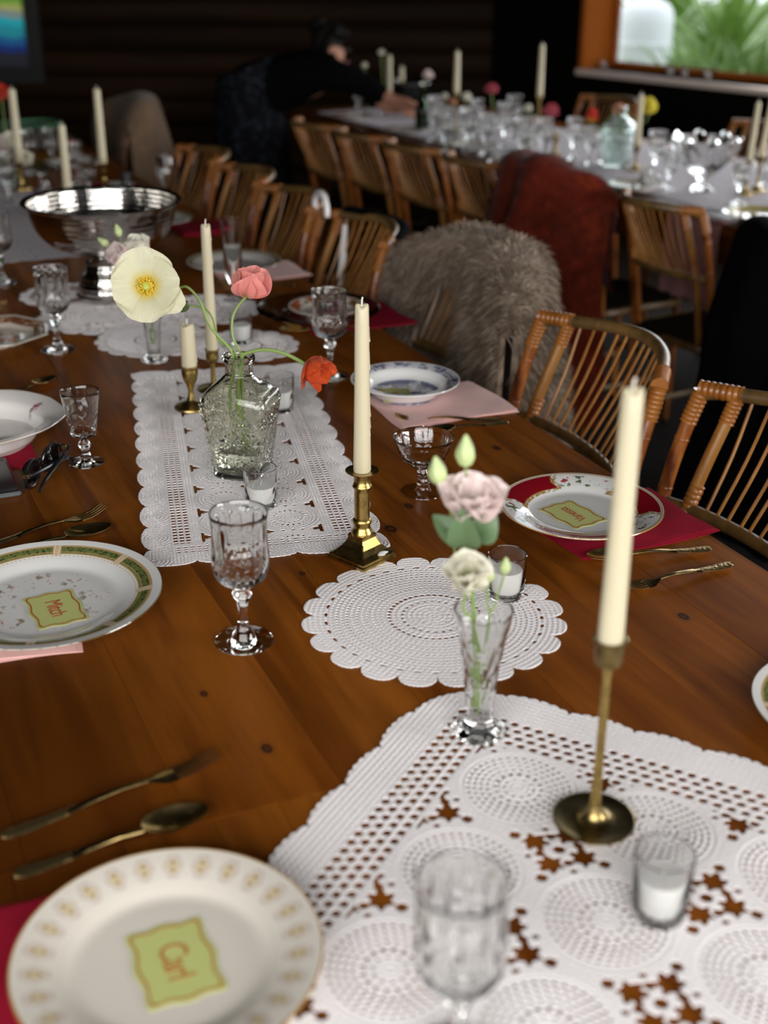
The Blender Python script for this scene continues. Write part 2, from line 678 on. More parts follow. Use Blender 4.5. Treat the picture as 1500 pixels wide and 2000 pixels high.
mesh('rim_band', *lathe([(.2355, .70), (.245, .705), (.245, .735), (.2355, .74)], 40), WHITEP, wt)
mesh('plinth', *bbox_bevel(-.42, .42, -.38, .38, -.02, .05, .01), WHITEP, wt, smooth=False)

# ================================================================ the two tables
def table_wood(name, knots=()):
    m = Mat(name, (.13, .05, .02), .3, Specular_IOR_Level=.07)
    x, y, z = m.coords('Object')
    ob = m.nt.nodes.new('ShaderNodeObjectInfo')
    rnd = E(m.nt, ob.outputs['Random'])
    warp = m.val(0.0)
    kd = []
    for (t, n, a) in knots:
        dx, dy = (x - n) * (1 / a), (y - t) * (1 / (a * 1.55))
        d = (dx * dx + dy * dy).sqrt()
        warp = warp + (dx * (1.0 / (d * d * d + 1.0))) * a * .9
        kd.append(d)
    xs = x + warp
    v = m.vec(xs + rnd * 5.0, y * .10, z)
    n1 = m.noise(7.5, 5, v, .6, dist=1.6)
    n2 = m.noise(95, 3, m.vec(xs + rnd * 5.0, y * .04, z), .6)
    n3 = m.noise(3.0, 3, m.vec(x, y * .6, z + rnd * 4.0), .55)
    n4 = m.noise(22, 3, v, .55, dist=.6)
    c = m.mix(n1.step(.36, .66), (0.1107, 0.0287, 0.0032), (0.2628, 0.0782, 0.0075))
    c = m.mix(n3.step(.38, .75) * .75, c, (0.3458, 0.1125, 0.0118))
    c = m.mix(n4.step(.48, .66) * .80, c, (0.0968, 0.0245, 0.0029))
    c = m.mix(n2.step(.50, .75) * .30, c, (0.0830, 0.0245, 0.0051))
    c = m.mix((rnd - .5).abs() * .5, c, (0.1522, 0.0379, 0.0043))
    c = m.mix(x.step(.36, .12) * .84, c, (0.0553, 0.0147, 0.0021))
    for d in kd:
        c = m.mix(d.step(2.2, .9) * .45, c, (.10, .035, .010))
        c = m.mix(d.step(1.15, .85), c, (.022, .008, .004))
        c = m.mix(d.step(.75, .45) * .85, c, (.085, .028, .010))
    m.color(c)
    m.link(n3 * .22 + n2 * .08 + .17, 'Roughness')
    m.bump(n2 * .5 + n1 * .3, .10, .0008)
    return m.m


def tn(p):
    return p.dot(TV), p.dot(NV)


KN = [(*tn(back(765, 1462)), .0115), (*tn(back(521, 1462)), .0055), (*tn(back(398, 1355)), .004),
      (*tn(back(970, 875)), .006), (*tn(back(798, 988)), .006), (*tn(back(763, 1033)), .008), (*tn(back(1335, 1204)), .006), (*tn(back(590, 1120)), .004)]
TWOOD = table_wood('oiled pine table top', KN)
ang1 = math.atan2(NV.y, NV.x)
tb = tag(empty('dining_table', (0, 0, 0), ang1), 'long brown plank dining table set with white crochet lace, nearest the camera', 'table')
rnd = random.Random(3)


def planks(root, bounds, t0, t1, mat, z=TZ, th=.036, gap=.0002):
    for a, b in zip(bounds, bounds[1:]):
        dz = rnd.uniform(-.0002, .0002)
        mesh('plank', *bbox_bevel(a + gap, b - gap, t0, t1, z - th, z + dz, .0005), mat, root, smooth=False)


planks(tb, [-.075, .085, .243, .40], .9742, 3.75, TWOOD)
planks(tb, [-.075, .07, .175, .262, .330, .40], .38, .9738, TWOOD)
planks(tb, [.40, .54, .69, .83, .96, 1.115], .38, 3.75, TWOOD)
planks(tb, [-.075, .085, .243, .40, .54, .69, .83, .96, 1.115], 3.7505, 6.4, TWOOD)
mesh('apron', *box(1.04, 1.06, .55, 6.2, TZ - .14, TZ - .036), TWOOD, tb, smooth=False)
mesh('apron', *box(-.02, 0, .55, 6.2, TZ - .14, TZ - .036), TWOOD, tb, smooth=False)
for n_ in (.0, .97):
    for t_ in (.60, 2.768, 6.1):
        mesh('leg', *bbox_bevel(n_, n_ + .075, t_, t_ + .075, 0, TZ - .036, .004), TWOOD, tb, smooth=False)

A2 = ang1 + R(5.1)                         # the second table stands slightly askew
O2 = W(3.09, 2.548)
tb2 = tag(empty('dining_table', O2, A2), 'second long dining table under grey lace, below the window', 'table')
planks(tb2, [0, .17, .34, .5, .66, .83, 1.0], -.9, 3.2, TWOOD)
mesh('apron', *box(.06, .08, -.8, 3.1, TZ - .14, TZ - .036), TWOOD, tb2, smooth=False)
mesh('apron', *box(.92, .94, -.8, 3.1, TZ - .14, TZ - .036), TWOOD, tb2, smooth=False)
for n_ in (.05, .88):
    for t_ in (-.89, 2.9):
        mesh('leg', *bbox_bevel(n_, n_ + .075, t_, t_ + .075, 0, TZ - .036, .004), TWOOD, tb2, smooth=False)
N2 = Vector((math.cos(A2), math.sin(A2), 0))
T2 = Vector((-math.sin(A2), math.cos(A2), 0))


def W2(t, n, z=0.0):
    p = O2 + T2 * t + N2 * n
    return Vector((p.x, p.y, z))


# ================================================================ rattan chairs
def rattan(name, a, b, c, rough=.28, node=True):
    m = Mat(name, b, rough, Coat_Weight=.15, Coat_Roughness=.12)
    x, y, z = m.coords('Object')
    n = m.noise(11, 4, m.vec(x * 3.0, y * 3.0, z * .7), .6)
    cc = m.mix(n.step(.35, .5), a, b)
    cc = m.mix(n.step(.52, .68), cc, c)
    m.color(cc)
    m.bump(m.noise(70, 2), .1, .001)
    return m.m


RPOST = rattan('glossy bamboo pole', (0.0663, 0.01404, 0.0039), (0.234, 0.0663, 0.01092), (0.3276, 0.1248, 0.0234))
RLIGHT = rattan('golden cane', (0.1924, 0.0703, 0.00962), (0.2812, 0.1147, 0.01924), (0.333, 0.1517, 0.0333), .4)
RRAIL = rattan('olive brown cane rail', (0.08, 0.044, 0.0144), (0.136, 0.076, 0.0224), (0.184, 0.096, 0.028), .4)
RWRAP = rattan('split cane binding', (0.2, 0.064, 0.0096), (0.288, 0.1, 0.016), (0.336, 0.132, 0.028), .36)
SEATM = fabric('dark woven seat', (.012, .009, .006), scale=200, sheen=0)


def binding(p0, p1, r, turns):
    n = turns * 4
    path = [Vector(p0).lerp(Vector(p1), i / n) for i in range(n + 1)]
    rad = [r * (1 + .055 * (1, .2, -1.6, .2)[i % 4]) for i in range(n + 1)]
    return tube(path, rad, 12, raw=True)


def make_chair():
    c = empty('rattan_chair')
    zt = .842
    top = [(-.228, .005, zt - .008), (-.196, -.018, zt), (-.17, -.035, zt + .002), (-.09, -.082, zt + .008), (0, -.103, zt + .010), (.09, -.082, zt + .008), (.17, -.035, zt + .002), (.196, -.018, zt), (.228, .005, zt - .008)]
    low = [(-.225, .055, .640), (-.17, .035, .642), (-.08, .018, .643), (0, .014, .644), (.08, .018, .643), (.17, .035, .642), (.225, .055, .640)]
    mesh('top_rail', *tube(top, .0125, 10, 6), RRAIL, c)
    mesh('lower_rail', *tube(low, .0115, 10, 6), RRAIL, c)
    tp, lp = catmull(top, 12), catmull(low, 12)

    def atx(path, x):
        return min(path, key=lambda p: abs(p.x - x))
    for s_ in (-1, 1):
        pc_ = [(s_ * .215, .05, 0), (s_ * .232, .085, .40), (s_ * .238, .058, .64), (s_ * .233, .018, .80), (s_ * .228, .004, zt - .006)]
        pp_ = catmull(pc_, 16)
        mesh('back_post', *tube([(s_ * .215, .05, 0), (s_ * .232, .085, .40), (s_ * .238, .058, .64), (s_ * .233, .018, .80), (s_ * .228, .004, zt - .006)], .0125, 12, 6), RPOST, c)
        a, b = atx(tp, s_ * .178), atx(lp, s_ * .185)
        mesh('inner_post', *tube([(s_ * .188, .075, .44), b, a], .0112, 12, 6), RLIGHT if s_ > 0 else RPOST, c)
        for zq in (.752, .668):
            q = min(pp_, key=lambda p_: abs(p_.z - zq))
            q2 = min(pp_, key=lambda p_: abs(p_.z - zq + .012))
            d_ = (q2 - q).normalized()
            mesh('node_ring', *tube([q - d_ * .003, q - d_ * .001, q + d_ * .001, q + d_ * .003], [.0122, .0136, .0136, .0122], 12, raw=True), RPOST, c)
        P = Vector((s_ * .2285, .005, zt))
        d = (Vector((s_ * .233, .018, .80)) - P).normalized()
        mesh('binding', *binding(P + d * .004, P + d * .062, .0146, 7), RWRAP, c)
        q = atx(tp, s_ * .19)
        mesh('binding', *binding(P + Vector((s_ * .004, .003, 0)), Vector((s_ * .172, -.034, zt + .002)), .0146, 7), RWRAP, c)
        dd = (Vector(b) - Vector(a)).normalized()
        mesh('binding', *binding(Vector(a) + dd * .006, Vector(a) + dd * .052, .0132, 6), RWRAP, c)
        mesh('binding', *binding(Vector(b) - dd * .045, Vector(b) + dd * .004, .0130, 5), RWRAP, c)
        mesh('leg', *tube([(s_ * .20, .43, 0), (s_ * .205, .43, .25), (s_ * .21, .42, .43)], .0135, 10), RPOST, c)
        mesh('stretcher', *tube([(s_ * .205, .07, .16), (s_ * .202, .43, .16)], .010, 8, 2), RRAIL, c)
    for k in range(13):
        x = -.155 + k * .31 / 12
        a, b = atx(tp, x), atx(lp, x * .98)
        mid = (Vector(a) + Vector(b)) * .5 + Vector((0, -.006, 0))
        mesh('spindle', *tube([b, mid, a], .0030, 6, 3), RLIGHT, c)
    mesh('stretcher', *tube([(-.205, .43, .20), (.205, .43, .20)], .010, 8, 2), RRAIL, c)
    mesh('seat_frame', *tube([(-.22, .08, .425), (-.225, .25, .425), (-.21, .43, .425), (0, .445, .425), (.21, .43, .425), (.225, .25, .425), (.22, .08, .425), (0, .06, .425)], .013, 8, 4), RRAIL, c)
    mesh('seat', *sheet(lambda u, v: ((u - .5) * .42, .075 + v * .36, .437 + .012 * math.sin(PI * u) * math.sin(PI * v)), 8, 8, .02), SEATM, c)
    return c


CH1 = math.atan2(-NV.y, -NV.x) - PI / 2      # facing the near table from its right side
chair0 = make_chair()
first = True


def chair(t, n, rz, label, group, second=False, wx=1.0):
    global first
    p = W2(t, n) if second else W(t, n)
    if first:
        first = False
        r = chair0
        r.location = p
        r.rotation_euler = (0, 0, rz)
    else:
        r = copy_tree(chair0, p, rz)
    r.scale = (wx, 1, 1)
    tag(r, label, 'chair', group)
    return r


G1 = 'rattan chairs along the right of the near table'
chair_a = chair(1.905, 1.305, CH1 - R(5), 'rattan spindle-back chair beside the grey fur coat, its curved olive top rail in full view', G1)
chair(1.405, 1.33, CH1 - R(3), 'golden rattan chair cut by the right edge, nearest the camera', G1)
chair_fur = chair(2.52, 1.33, CH1 - R(2), 'rattan chair hidden under the grey fur coat', G1)
chair_bag = chair(3.07, 1.30, CH1 - R(2), 'rattan chair with a white curved bag handle over its top corner', G1)
chair(3.53, 1.29, CH1, 'rattan chair directly behind the one with the white handle', G1, wx=.88)
chair(3.97, 1.285, CH1, 'rattan chair level with the crimson napkin past the silver bowl', G1, wx=.88)
chair(4.42, 1.28, CH1, 'dim rattan chair level with the tall plain wine glass', G1, wx=.88)
chair_far = chair(5.55, 1.27, CH1, 'dim rattan chair draped with a beige fur jacket, far along the near table', G1)
G2 = 'rattan chairs along the near side of the window table'
CH2 = math.atan2(N2.y, N2.x) - PI / 2
chair(.0, -.27, CH2, 'rattan chair seen from behind, close-set slats below the yellow-rimmed plate', G2, True, .73)
chair_black = chair(-.58, -.24, CH2, 'rattan chair hidden by the hanging black coat', G2, True, .73)
chair_rust = chair(.47, -.30, CH2, 'rattan chair hidden under the rust red fur coat', G2, True, .73)
chair(.90, -.33, CH2, 'rattan chair just beyond the rust red coat at the window table', G2, True, .73)
chair(1.27, -.36, CH2, 'rattan chair second beyond the rust red coat at the window table', G2, True, .73)
chair(1.63, -.38, CH2, 'rattan chair third beyond the rust red coat at the window table', G2, True, .73)
chair(1.99, -.40, CH2, 'rattan chair beside the leaning person, last along the window table', G2, True, .73)
G3 = 'rattan chairs between the window table and the wall'
for t_, lab in ((.05, 'rattan chair behind the footed crystal bowl, against the dark wall'), (.55, 'rattan chair behind the yellow poppy, against the dark wall'),
                (1.05, 'rattan chair behind the red tulip, against the dark wall'), (2.1, 'rattan chair behind the deep pink ranunculus, in front of the dark corner')):
    chair(t_, 1.22, CH2 + PI, lab, G3, True, .92)
# ================================================================ crochet lace: real holes cut by marching squares
def lace_mesh(name, F, H, x0, x1, y0, y1, cell, mat, loc, rz, zbase=.0009, parent=None):
    nx, ny = int((x1 - x0) / cell), int((y1 - y0) / cell)
    gx = np.linspace(x0, x1, nx + 1)
    gy = np.linspace(y0, y1, ny + 1)
    X, Y = np.meshgrid(gx, gy)
    V = F(X, Y)
    Z = H(X, Y)
    V[0, :] = V[-1, :] = -1
    V[:, 0] = V[:, -1] = -1
    ng = (nx + 1) * (ny + 1)
    G = np.stack([X.ravel(), Y.ravel()], 1)
    Zg = Z.ravel()
    Vf = V.ravel()
    gid = np.arange(ng).reshape(ny + 1, nx + 1)
    # crossings on horizontal and vertical cell sides
    a, b = gid[:, :-1].ravel(), gid[:, 1:].ravel()
    c, d = gid[:-1, :].ravel(), gid[1:, :].ravel()

    def cross(p, q):
        vp, vq = Vf[p], Vf[q]
        t = np.where(np.abs(vp - vq) > 1e-12, vp / (vp - vq + 1e-15), .5)
        t = np.clip(t, 0.02, .98)[:, None]
        return G[p] * (1 - t) + G[q] * t, (Zg[p] + Zg[q]) * .5
    hp, hz = cross(a, b)
    vp, vz = cross(c, d)
    PTS = np.concatenate([G, hp, vp])
    ZZ = np.concatenate([Zg, hz, vz])
    hid = ng + np.arange(len(a)).reshape(ny + 1, nx)
    vid = ng + len(a) + np.arange(len(c)).reshape(ny, nx + 1)
    ins = V > 0
    code = ins[:-1, :-1] * 1 + ins[:-1, 1:] * 2 + ins[1:, 1:] * 4 + ins[1:, :-1] * 8
    cor = [gid[:-1, :-1], gid[:-1, 1:], gid[1:, 1:], gid[1:, :-1]]
    edg = [hid[:-1, :], vid[:, 1:], hid[1:, :], vid[:, :-1]]
    loops, sizes, rim = [], [], []
    for k in range(1, 16):
        m = code == k
        if not m.any():
            continue
        seq, walls = [], []
        prev_edge = None
        for i in range(4):
            j = (i + 1) % 4
            if k >> i & 1:
                seq.append(cor[i][m])
            if (k >> i & 1) != (k >> j & 1):
                seq.append(edg[i][m])
        # a wall joins a leaving crossing to the next entering one
        names = []
        for i in range(4):
            j = (i + 1) % 4
            if (k >> i & 1) and not (k >> j & 1):
                names.append(('out', i))
            if not (k >> i & 1) and (k >> j & 1):
                names.append(('in', i))
        if names and names[0][0] == 'in':
            names = names[1:] + names[:1]
        for p in range(0, len(names), 2):
            rim.append(np.stack([edg[names[p][1]][m], edg[names[p + 1][1]][m]], 1))
        arr = np.stack(seq, 1)
        loops.append(arr.ravel())
        sizes.append(np.full(len(arr), arr.shape[1]))
    loops = np.concatenate(loops)
    sizes = np.concatenate(sizes)
    rim = np.concatenate(rim)
    used, inv = np.unique(loops, return_inverse=True)
    remap = np.full(len(PTS), -1)
    remap[used] = np.arange(len(used))
    top = np.column_stack([PTS[used], ZZ[used] + zbase])
    rv, rinv = np.unique(rim, return_inverse=True)
    low = np.column_stack([PTS[rv], np.full(len(rv), .0002)])
    low[:, 2] = np.maximum(.0002, ZZ[rv] + zbase - .0010)
    rinv = rinv.reshape(rim.shape)
    wall = np.stack([remap[rim[:, 0]], len(top) + rinv[:, 0], len(top) + rinv[:, 1], remap[rim[:, 1]]], 1)
    verts = np.concatenate([top, low])
    L = np.concatenate([inv, wall.ravel()])
    S = np.concatenate([sizes, np.full(len(wall), 4)])
    me = bpy.data.meshes.new(name)
    me.vertices.add(len(verts))
    me.vertices.foreach_set('co', verts.ravel().astype(np.float32))
    me.loops.add(len(L))
    me.loops.foreach_set('vertex_index', L.astype(np.int32))
    me.polygons.add(len(S))
    st = np.concatenate([[0], np.cumsum(S)[:-1]])
    me.polygons.foreach_set('loop_start', st.astype(np.int32))
    me.polygons.foreach_set('use_smooth', np.ones(len(S), bool))
    me.materials.append(getattr(mat, 'm', mat))
    me.update(calc_edges=True)
    me.validate()
    o = bpy.data.objects.new(name, me)
    COL.objects.link(o)
    o.location = loc
    o.rotation_euler = (0, 0, rz)
    if parent is not None:
        o.parent = parent
    return o


def ringholes(r, th, n, r0, dr, da, ph=0.0):
    """n oval holes on the circle r0 (half sizes dr, da in metres); > 0 outside them"""
    k = (th / (2 * np.pi) * n + ph) % 1 - .5
    s = k * 2 * np.pi / n * r0
    return np.minimum(((r - r0) / dr) ** 2 + (s / da) ** 2 - 1, 3) * dr


def doily_fields(R0, ns, cell):
    def F(X, Y):
        r, th = np.hypot(X, Y), np.arctan2(Y, X)
        k = np.abs((th / (2 * np.pi) * ns) % 1 - .5) * 2
        edge = R0 * (.860 + .140 * np.sqrt(np.maximum(0, 1 - (k * 1.0) ** 2.4))) + .0011 * np.abs(np.sin(th * ns * 5))
        f = edge - r
        out = [f]
        s = R0 / .167
        for r0, n, dr, da in ((.020, 12, .0011, .0014), (.030, 22, .0012, .0012), (.040, 26, .0016, .0022), (.050, 44, .0009, .0012), (.057, 44, .0020, .0024),
                              (.0655, 60, .0009, .0012), (.0715, 64, .0009, .0012), (.078, 70, .0011, .0013), (.0845, 76, .0010, .0013), (.091, 82, .0010, .0013),
                              (.0975, 88, .0011, .0014), (.104, 94, .0011, .0013), (.1105, 98, .0012, .0015), (.117, 104, .0011, .0014), (.1235, 110, .0011, .0014),
                              (.130, 116, .0011, .0014), (.137, ns * 2, .0016, .0040)):
            out.append(ringholes(r, th, n, r0 * s, max(dr * 1.45, cell * 1.25), max(da * 1.35, cell * 1.25), (r0 * 997) % 1))
        # small holes inside each scallop
        kk = ((th / (2 * np.pi) * ns) % 1 - .5) * 2 * np.pi / ns * (R0 * .9)
        rr, tt = np.hypot(kk, r - R0 * .875), np.arctan2(r - R0 * .875, kk)
        out.append(np.where(r > R0 * .85, ringholes(rr, tt, 14, R0 * .062, .0009, .0011), 1))
        return np.minimum.reduce(out)

    def H(X, Y):
        r, th = np.hypot(X, Y), np.arctan2(Y, X)
        ring = np.floor(r / .0066)
        n = np.maximum(8, ring * 6)
        return .00022 * np.cos(r / .0066 * 2 * np.pi) + .00018 * np.cos(th * n) * (r < R0 * .95) + .0003 * (1 + np.sin(X * 31) * np.sin(Y * 27))
    return F, H


def doily(R0, ns, loc, cell, label, group=None, mat=LACE, seed=0.0):
    F, H = doily_fields(R0, ns, cell)
    o = lace_mesh('doily', F, H, -R0 * 1.03, R0 * 1.03, -R0 * 1.03, R0 * 1.03, cell, mat, loc, seed)
    return tag(o, label, 'doily', group)


p = Vector((.064, 1.405, TZ))
DO = doily(.167, 20, p, .0008, 'round white crochet doily with a scalloped rim, beside the square brass candlestick', 'white crochet doilies')
DO2 = doily(.128, 16, Vector((-.492, 2.615, TZ)), .0016, 'white doily under the flared bud vase, in front of the silver bowl', 'white crochet doilies')
DO3 = doily(.118, 15, Vector((-.30, 2.565, TZ + .0028)), .0016, 'white doily under the tea light glass near the bud vase', 'white crochet doilies')
DO4 = doily(.135, 16, Vector((-.425, 2.86, TZ)), .002, 'white doily right of the silver bowl, behind the two ivory candles', 'white crochet doilies')
DO5 = doily(.15, 18, Vector((-.64, 2.80, TZ)), .002, 'white doily under the silver pedestal bowl', 'white crochet doilies')
DO6 = doily(.115, 15, Vector((-.765, 2.985, TZ)), .002, 'grey-white doily behind the crystal goblet left of the silver bowl', 'white crochet doilies')


def medallion(r, th, R0, seed=0):
    """a round crochet motif of radius R0: > 0 thread"""
    out = [ringholes(r, th, 12, R0 * .26, R0 * .026, R0 * .024), ringholes(r, th, 14, R0 * .40, R0 * .045, R0 * .038, .3),
           ringholes(r, th, 20, R0 * .60, R0 * .090, R0 * .038, .1), ringholes(r, th, 36, R0 * .76, R0 * .040, R0 * .036, .2), ringholes(r, th, 40, R0 * .89, R0 * .034, R0 * .036)]
    return np.minimum.reduce(out)


# ---- runner under the decanter: 0.345 x 0.87
def runner1_F(X, Y):
    hw, hl = .172, .435
    y2 = Y
    su, sv = .076, .070
    sc = lambda q, s: s * .19 * np.sqrt(np.maximum(0, 1 - (2 * ((q / s) % 1) - 1) ** 2))
    pic = .0007 * np.abs(np.sin(Y * 700)) + .0007 * np.abs(np.sin(X * 700))
    f = np.minimum(hw - .0145 + sc(Y, su) - np.abs(X), hl - .0135 + sc(X + .029, sv) - np.abs(Y)) + pic
    ax, ay = hw - np.abs(X), hl - np.abs(Y)
    out = [f]
    # shell stitch pin holes in the scallops
    gy, gx = ((Y / .0052) % 1 - .5) * .0052, ((X / .0048) % 1 - .5) * .0048
    pin = np.hypot(gx, gy) - .00115
    out.append(np.where((np.minimum(ax, ay) < .036) & (f > .004), pin, 1))
    # three columns of filet holes along each side, and across the ends
    fy = ((Y / .0098) % 1 - .5) * .0098
    for c0 in (.047, .056, .065):
        out.append(np.where(ay > .066, np.maximum(np.abs(ax - c0) / .0031, np.abs(fy) / .0034) * .0031 - .0031, 1) + 0)
    fx = ((X / .0098) % 1 - .5) * .0098
    for c0 in (.040, .047, .054):
        out.append(np.where(ax > .046, np.maximum(np.abs(ay - c0) / .0020, np.abs(fx) / .0034) * .0025 - .0025, 1))
    # fine mesh between
    mid = (ax > .070) & (ax < .084) & (ay > .07)
    out.append(np.where(mid, np.hypot(((X / .0047) % 1 - .5) * .0047, ((Y / .0058) % 1 - .5) * .0058) - .00125, 1))
    # two columns of medallions
    P = .088
    cx = np.where(X < 0, -.044, .044)
    ky = np.round((Y - .044) / P) * P + .044
    r, th = np.hypot(X - cx, Y - ky), np.arctan2(Y - ky, X - cx)
    inner = (ax > .084) & (ay > .058)
    out.append(np.where(inner & (r < .0425), medallion(r, th, .0425), 1))
    # star gaps between the medallions
    for ox in (0.0, .088, -.088):
        kk = np.round(Y / P) * P
        rr, tt = np.hypot(X - ox, Y - kk), np.arctan2(Y - kk, X - ox)
        out.append(np.where(inner, rr - .0125 - .0034 * np.cos(tt * 4) - .0012 * np.cos(tt * 9), 1))
    kk = np.round(Y / P) * P
    for ox in (.044, -.044):
        out.append(np.where(inner, np.hypot((X - ox) * .7, Y - kk) - .0028, 1))
        out.append(np.where(inner, np.hypot((np.abs(X - ox) - .014) * .8, Y - kk) - .0026, 1))
    out.append(np.where(inner, np.hypot(X, (Y - ky) * .7) - .0028, 1))
    return np.minimum.reduce(out)


def runner1_H(X, Y):
    ax, ay = .172 - np.abs(X), .435 - np.abs(Y)
    st = .0002 * np.cos(Y * 2 * np.pi / .0052) + .0002 * np.cos(X * 2 * np.pi / .0048)
    P = .088
    cx = np.where(X < 0, -.044, .044)
    ky = np.round((Y - .044) / P) * P + .044
    r = np.hypot(X - cx, Y - ky)
    rad = .0003 * np.cos(r * 2 * np.pi / .0053)
    wave = np.abs(((Y / .076) % 1) - .5)
    shell = .0004 * np.cos(np.hypot(ax - .016, wave * .076) * 2 * np.pi / .0055)
    return np.where(ax < .04, shell, np.where(ax > .084, rad, st)) + .0005 * (1 + np.sin(X * 21 + 1) * np.sin(Y * 13))


ru1 = lace_mesh('lace_runner', runner1_F, runner1_H, -.182, .182, -.445, .445, .00092, LACE, Vector((-.246, 1.995, TZ)), R(11.6))
tag(ru1, 'white crochet runner with scalloped edges under the olive glass decanter', 'table runner', 'white lace runners')


# ---- large cloth in the right foreground; its corner lies near the flute vase
RW2, RL2 = .57, .69
R2X0, R2Y0, R2P, R2R = .152, .148, .140, .0605


def runner2_F(X, Y):
    # X from the left edge, Y from the far edge towards the viewer
    sc = lambda q, s, a: a * np.sqrt(np.maximum(0, 1 - (2 * ((q / s) % 1) - 1) ** 2))
    dx, dy = X, Y
    f = np.minimum(dx + sc(Y, .075, .010) + sc(Y, .0125, .0032), dy + sc(X, .075, .010) + sc(X, .0125, .0032))
    corner = .075 - np.hypot(np.minimum(dx - .075, 0), np.minimum(dy - .075, 0)) + sc(np.arctan2(dy - .075, dx - .075) * .08, .0125, .004)
    f = np.where((dx < .075) & (dy < .075), corner, f)
    f = np.minimum(f, np.minimum(RW2 - X, RL2 - Y))
    out = [f]
    m = np.minimum(dx, dy)
    out.append(np.where((m < .042) & (f > .005), np.hypot(((X / .0068) % 1 - .5) * .0068, ((Y / .0068) % 1 - .5) * .0068) - .00105, 1))
    # filet band of round holes, four rows, staggered
    row = np.floor((m - .038) / .0118)
    along = np.where(dx < dy, Y, X)
    q = np.hypot(m - .038 - (row + .5) * .0118, (((along + .0065 * (row % 2)) / .0140) % 1 - .5) * .0140 * .92)
    out.append(np.where((row >= 0) & (row < 4), q - .0044, 1))
    # medallions on a square grid
    x0, y0, P, Rm = R2X0, R2Y0, R2P, R2R
    inner = m > .087
    kx, ky = np.round((X - x0) / P) * P + x0, np.round((Y - y0) / P) * P + y0
    r, th = np.hypot(X - kx, Y - ky), np.arctan2(Y - ky, X - kx)
    rings = [ringholes(r, th, 10, Rm * .24, Rm * .034, Rm * .034), ringholes(r, th, 16, Rm * .38, Rm * .046, Rm * .040, .4)]
    for a, n in ((.52, 24), (.63, 29), (.74, 34), (.85, 39)):
        rings.append(ringholes(r, th, n, Rm * a, Rm * .040, Rm * .036, a * 7))
    ruff = Rm * (1 + .03 * np.cos(th * 18))
    out.append(np.where(inner & (r < Rm * .93), np.minimum.reduce(rings), 1))
    # between the motifs the thread opens into star-shaped holes
    body = ruff - r
    hx, hy = np.round((X - x0 - P / 2) / P) * P + x0 + P / 2, np.round((Y - y0 - P / 2) / P) * P + y0 + P / 2
    rr, tt = np.hypot(X - hx, Y - hy), np.arctan2(Y - hy, X - hx)
    hole = [rr - .0062]
    for k in range(4):
        a = k * np.pi / 2
        for d_, q_, c_ in ((.0240, .0120, .0024), (.0450, .0060, .0008)):
            px, py = hx + d_ * np.cos(a), hy + d_ * np.sin(a)
            r2, t2 = np.hypot(X - px, Y - py), np.arctan2(Y - py, X - px)
            hole.append(r2 - q_ - c_ * np.cos(t2 * 6 + k) - c_ * .4 * np.cos(t2 * 11 + 1))
        a += np.pi / 4
        for d_, q_ in ((.0200, .0050), (.0320, .0036)):
            px, py = hx + d_ * np.cos(a), hy + d_ * np.sin(a)
            hole.append(np.hypot(X - px, Y - py) - q_)
    gap = np.minimum.reduce(hole)
    pin = np.hypot(((X / .0072) % 1 - .5) * .0072, ((Y / .0072) % 1 - .5) * .0072) - .00115
    gap = np.minimum(gap, np.where(gap > .0022, pin, 1))
    out.append(np.where(inner, np.maximum(gap, body), 1))
    return np.minimum.reduce(out)


def runner2_H(X, Y):
    m = np.minimum(X, Y)
    kx, ky = np.round((X - R2X0) / R2P) * R2P + R2X0, np.round((Y - R2Y0) / R2P) * R2P + R2Y0
    r = np.hypot(X - kx, Y - ky)
    st = .00025 * np.cos(m * 2 * np.pi / .0066) + .0002 * np.cos((X - Y) * 2 * np.pi / .008)
    rad = .00035 * np.cos(r * 2 * np.pi / .0060)
    return np.where(m > .087, np.where(r < R2R, rad, .0002), st) + .0006 * (1 + np.sin(X * 29 + Y * 8) * np.sin(Y * 23 + 1)) * (m > -.02)


def flip(F):
    return lambda X, Y: F(X, -Y)


# local x = along the far edge to the right, local -y = towards the viewer
a2 = math.atan2(-.14, .267)
ru2 = lace_mesh('lace_tablecloth', flip(runner2_F), flip(runner2_H), -.02, RW2, -RL2, .02, .00092, LACE, Vector((.072, 1.250, TZ)), a2)
tag(ru2, 'large white crochet cloth with star-shaped openings, in the right foreground', 'lace cloth', 'white lace runners')


# ================================================================ glassware
def solid_glass(name, outer, inner, seg=48, mod=None, mat=GLASS, parent=None, flat_rows=None):
    n = len(outer)
    prof = outer + inner
    md = (lambda th, z, r, i: mod(th, z, r) if i < n else r) if mod else None
    o = mesh(name, *lathe(prof, seg, md), mat, parent)
    return o


def dense(prof, step=.003):
    out = []
    for (r0, z0), (r1, z1) in zip(prof, prof[1:]):
        k = max(1, int(math.hypot(r1 - r0, z1 - z0) / step))
        for i in range(k):
            out.append((r0 + (r1 - r0) * i / k, z0 + (z1 - z0) * i / k))
    return out + [prof[-1]]


def smoothprof(pts, n=4):
    return [(max(0, p.x), p.z) for p in catmull([(r, 0, z) for r, z in pts], n)]


GOBLET = None


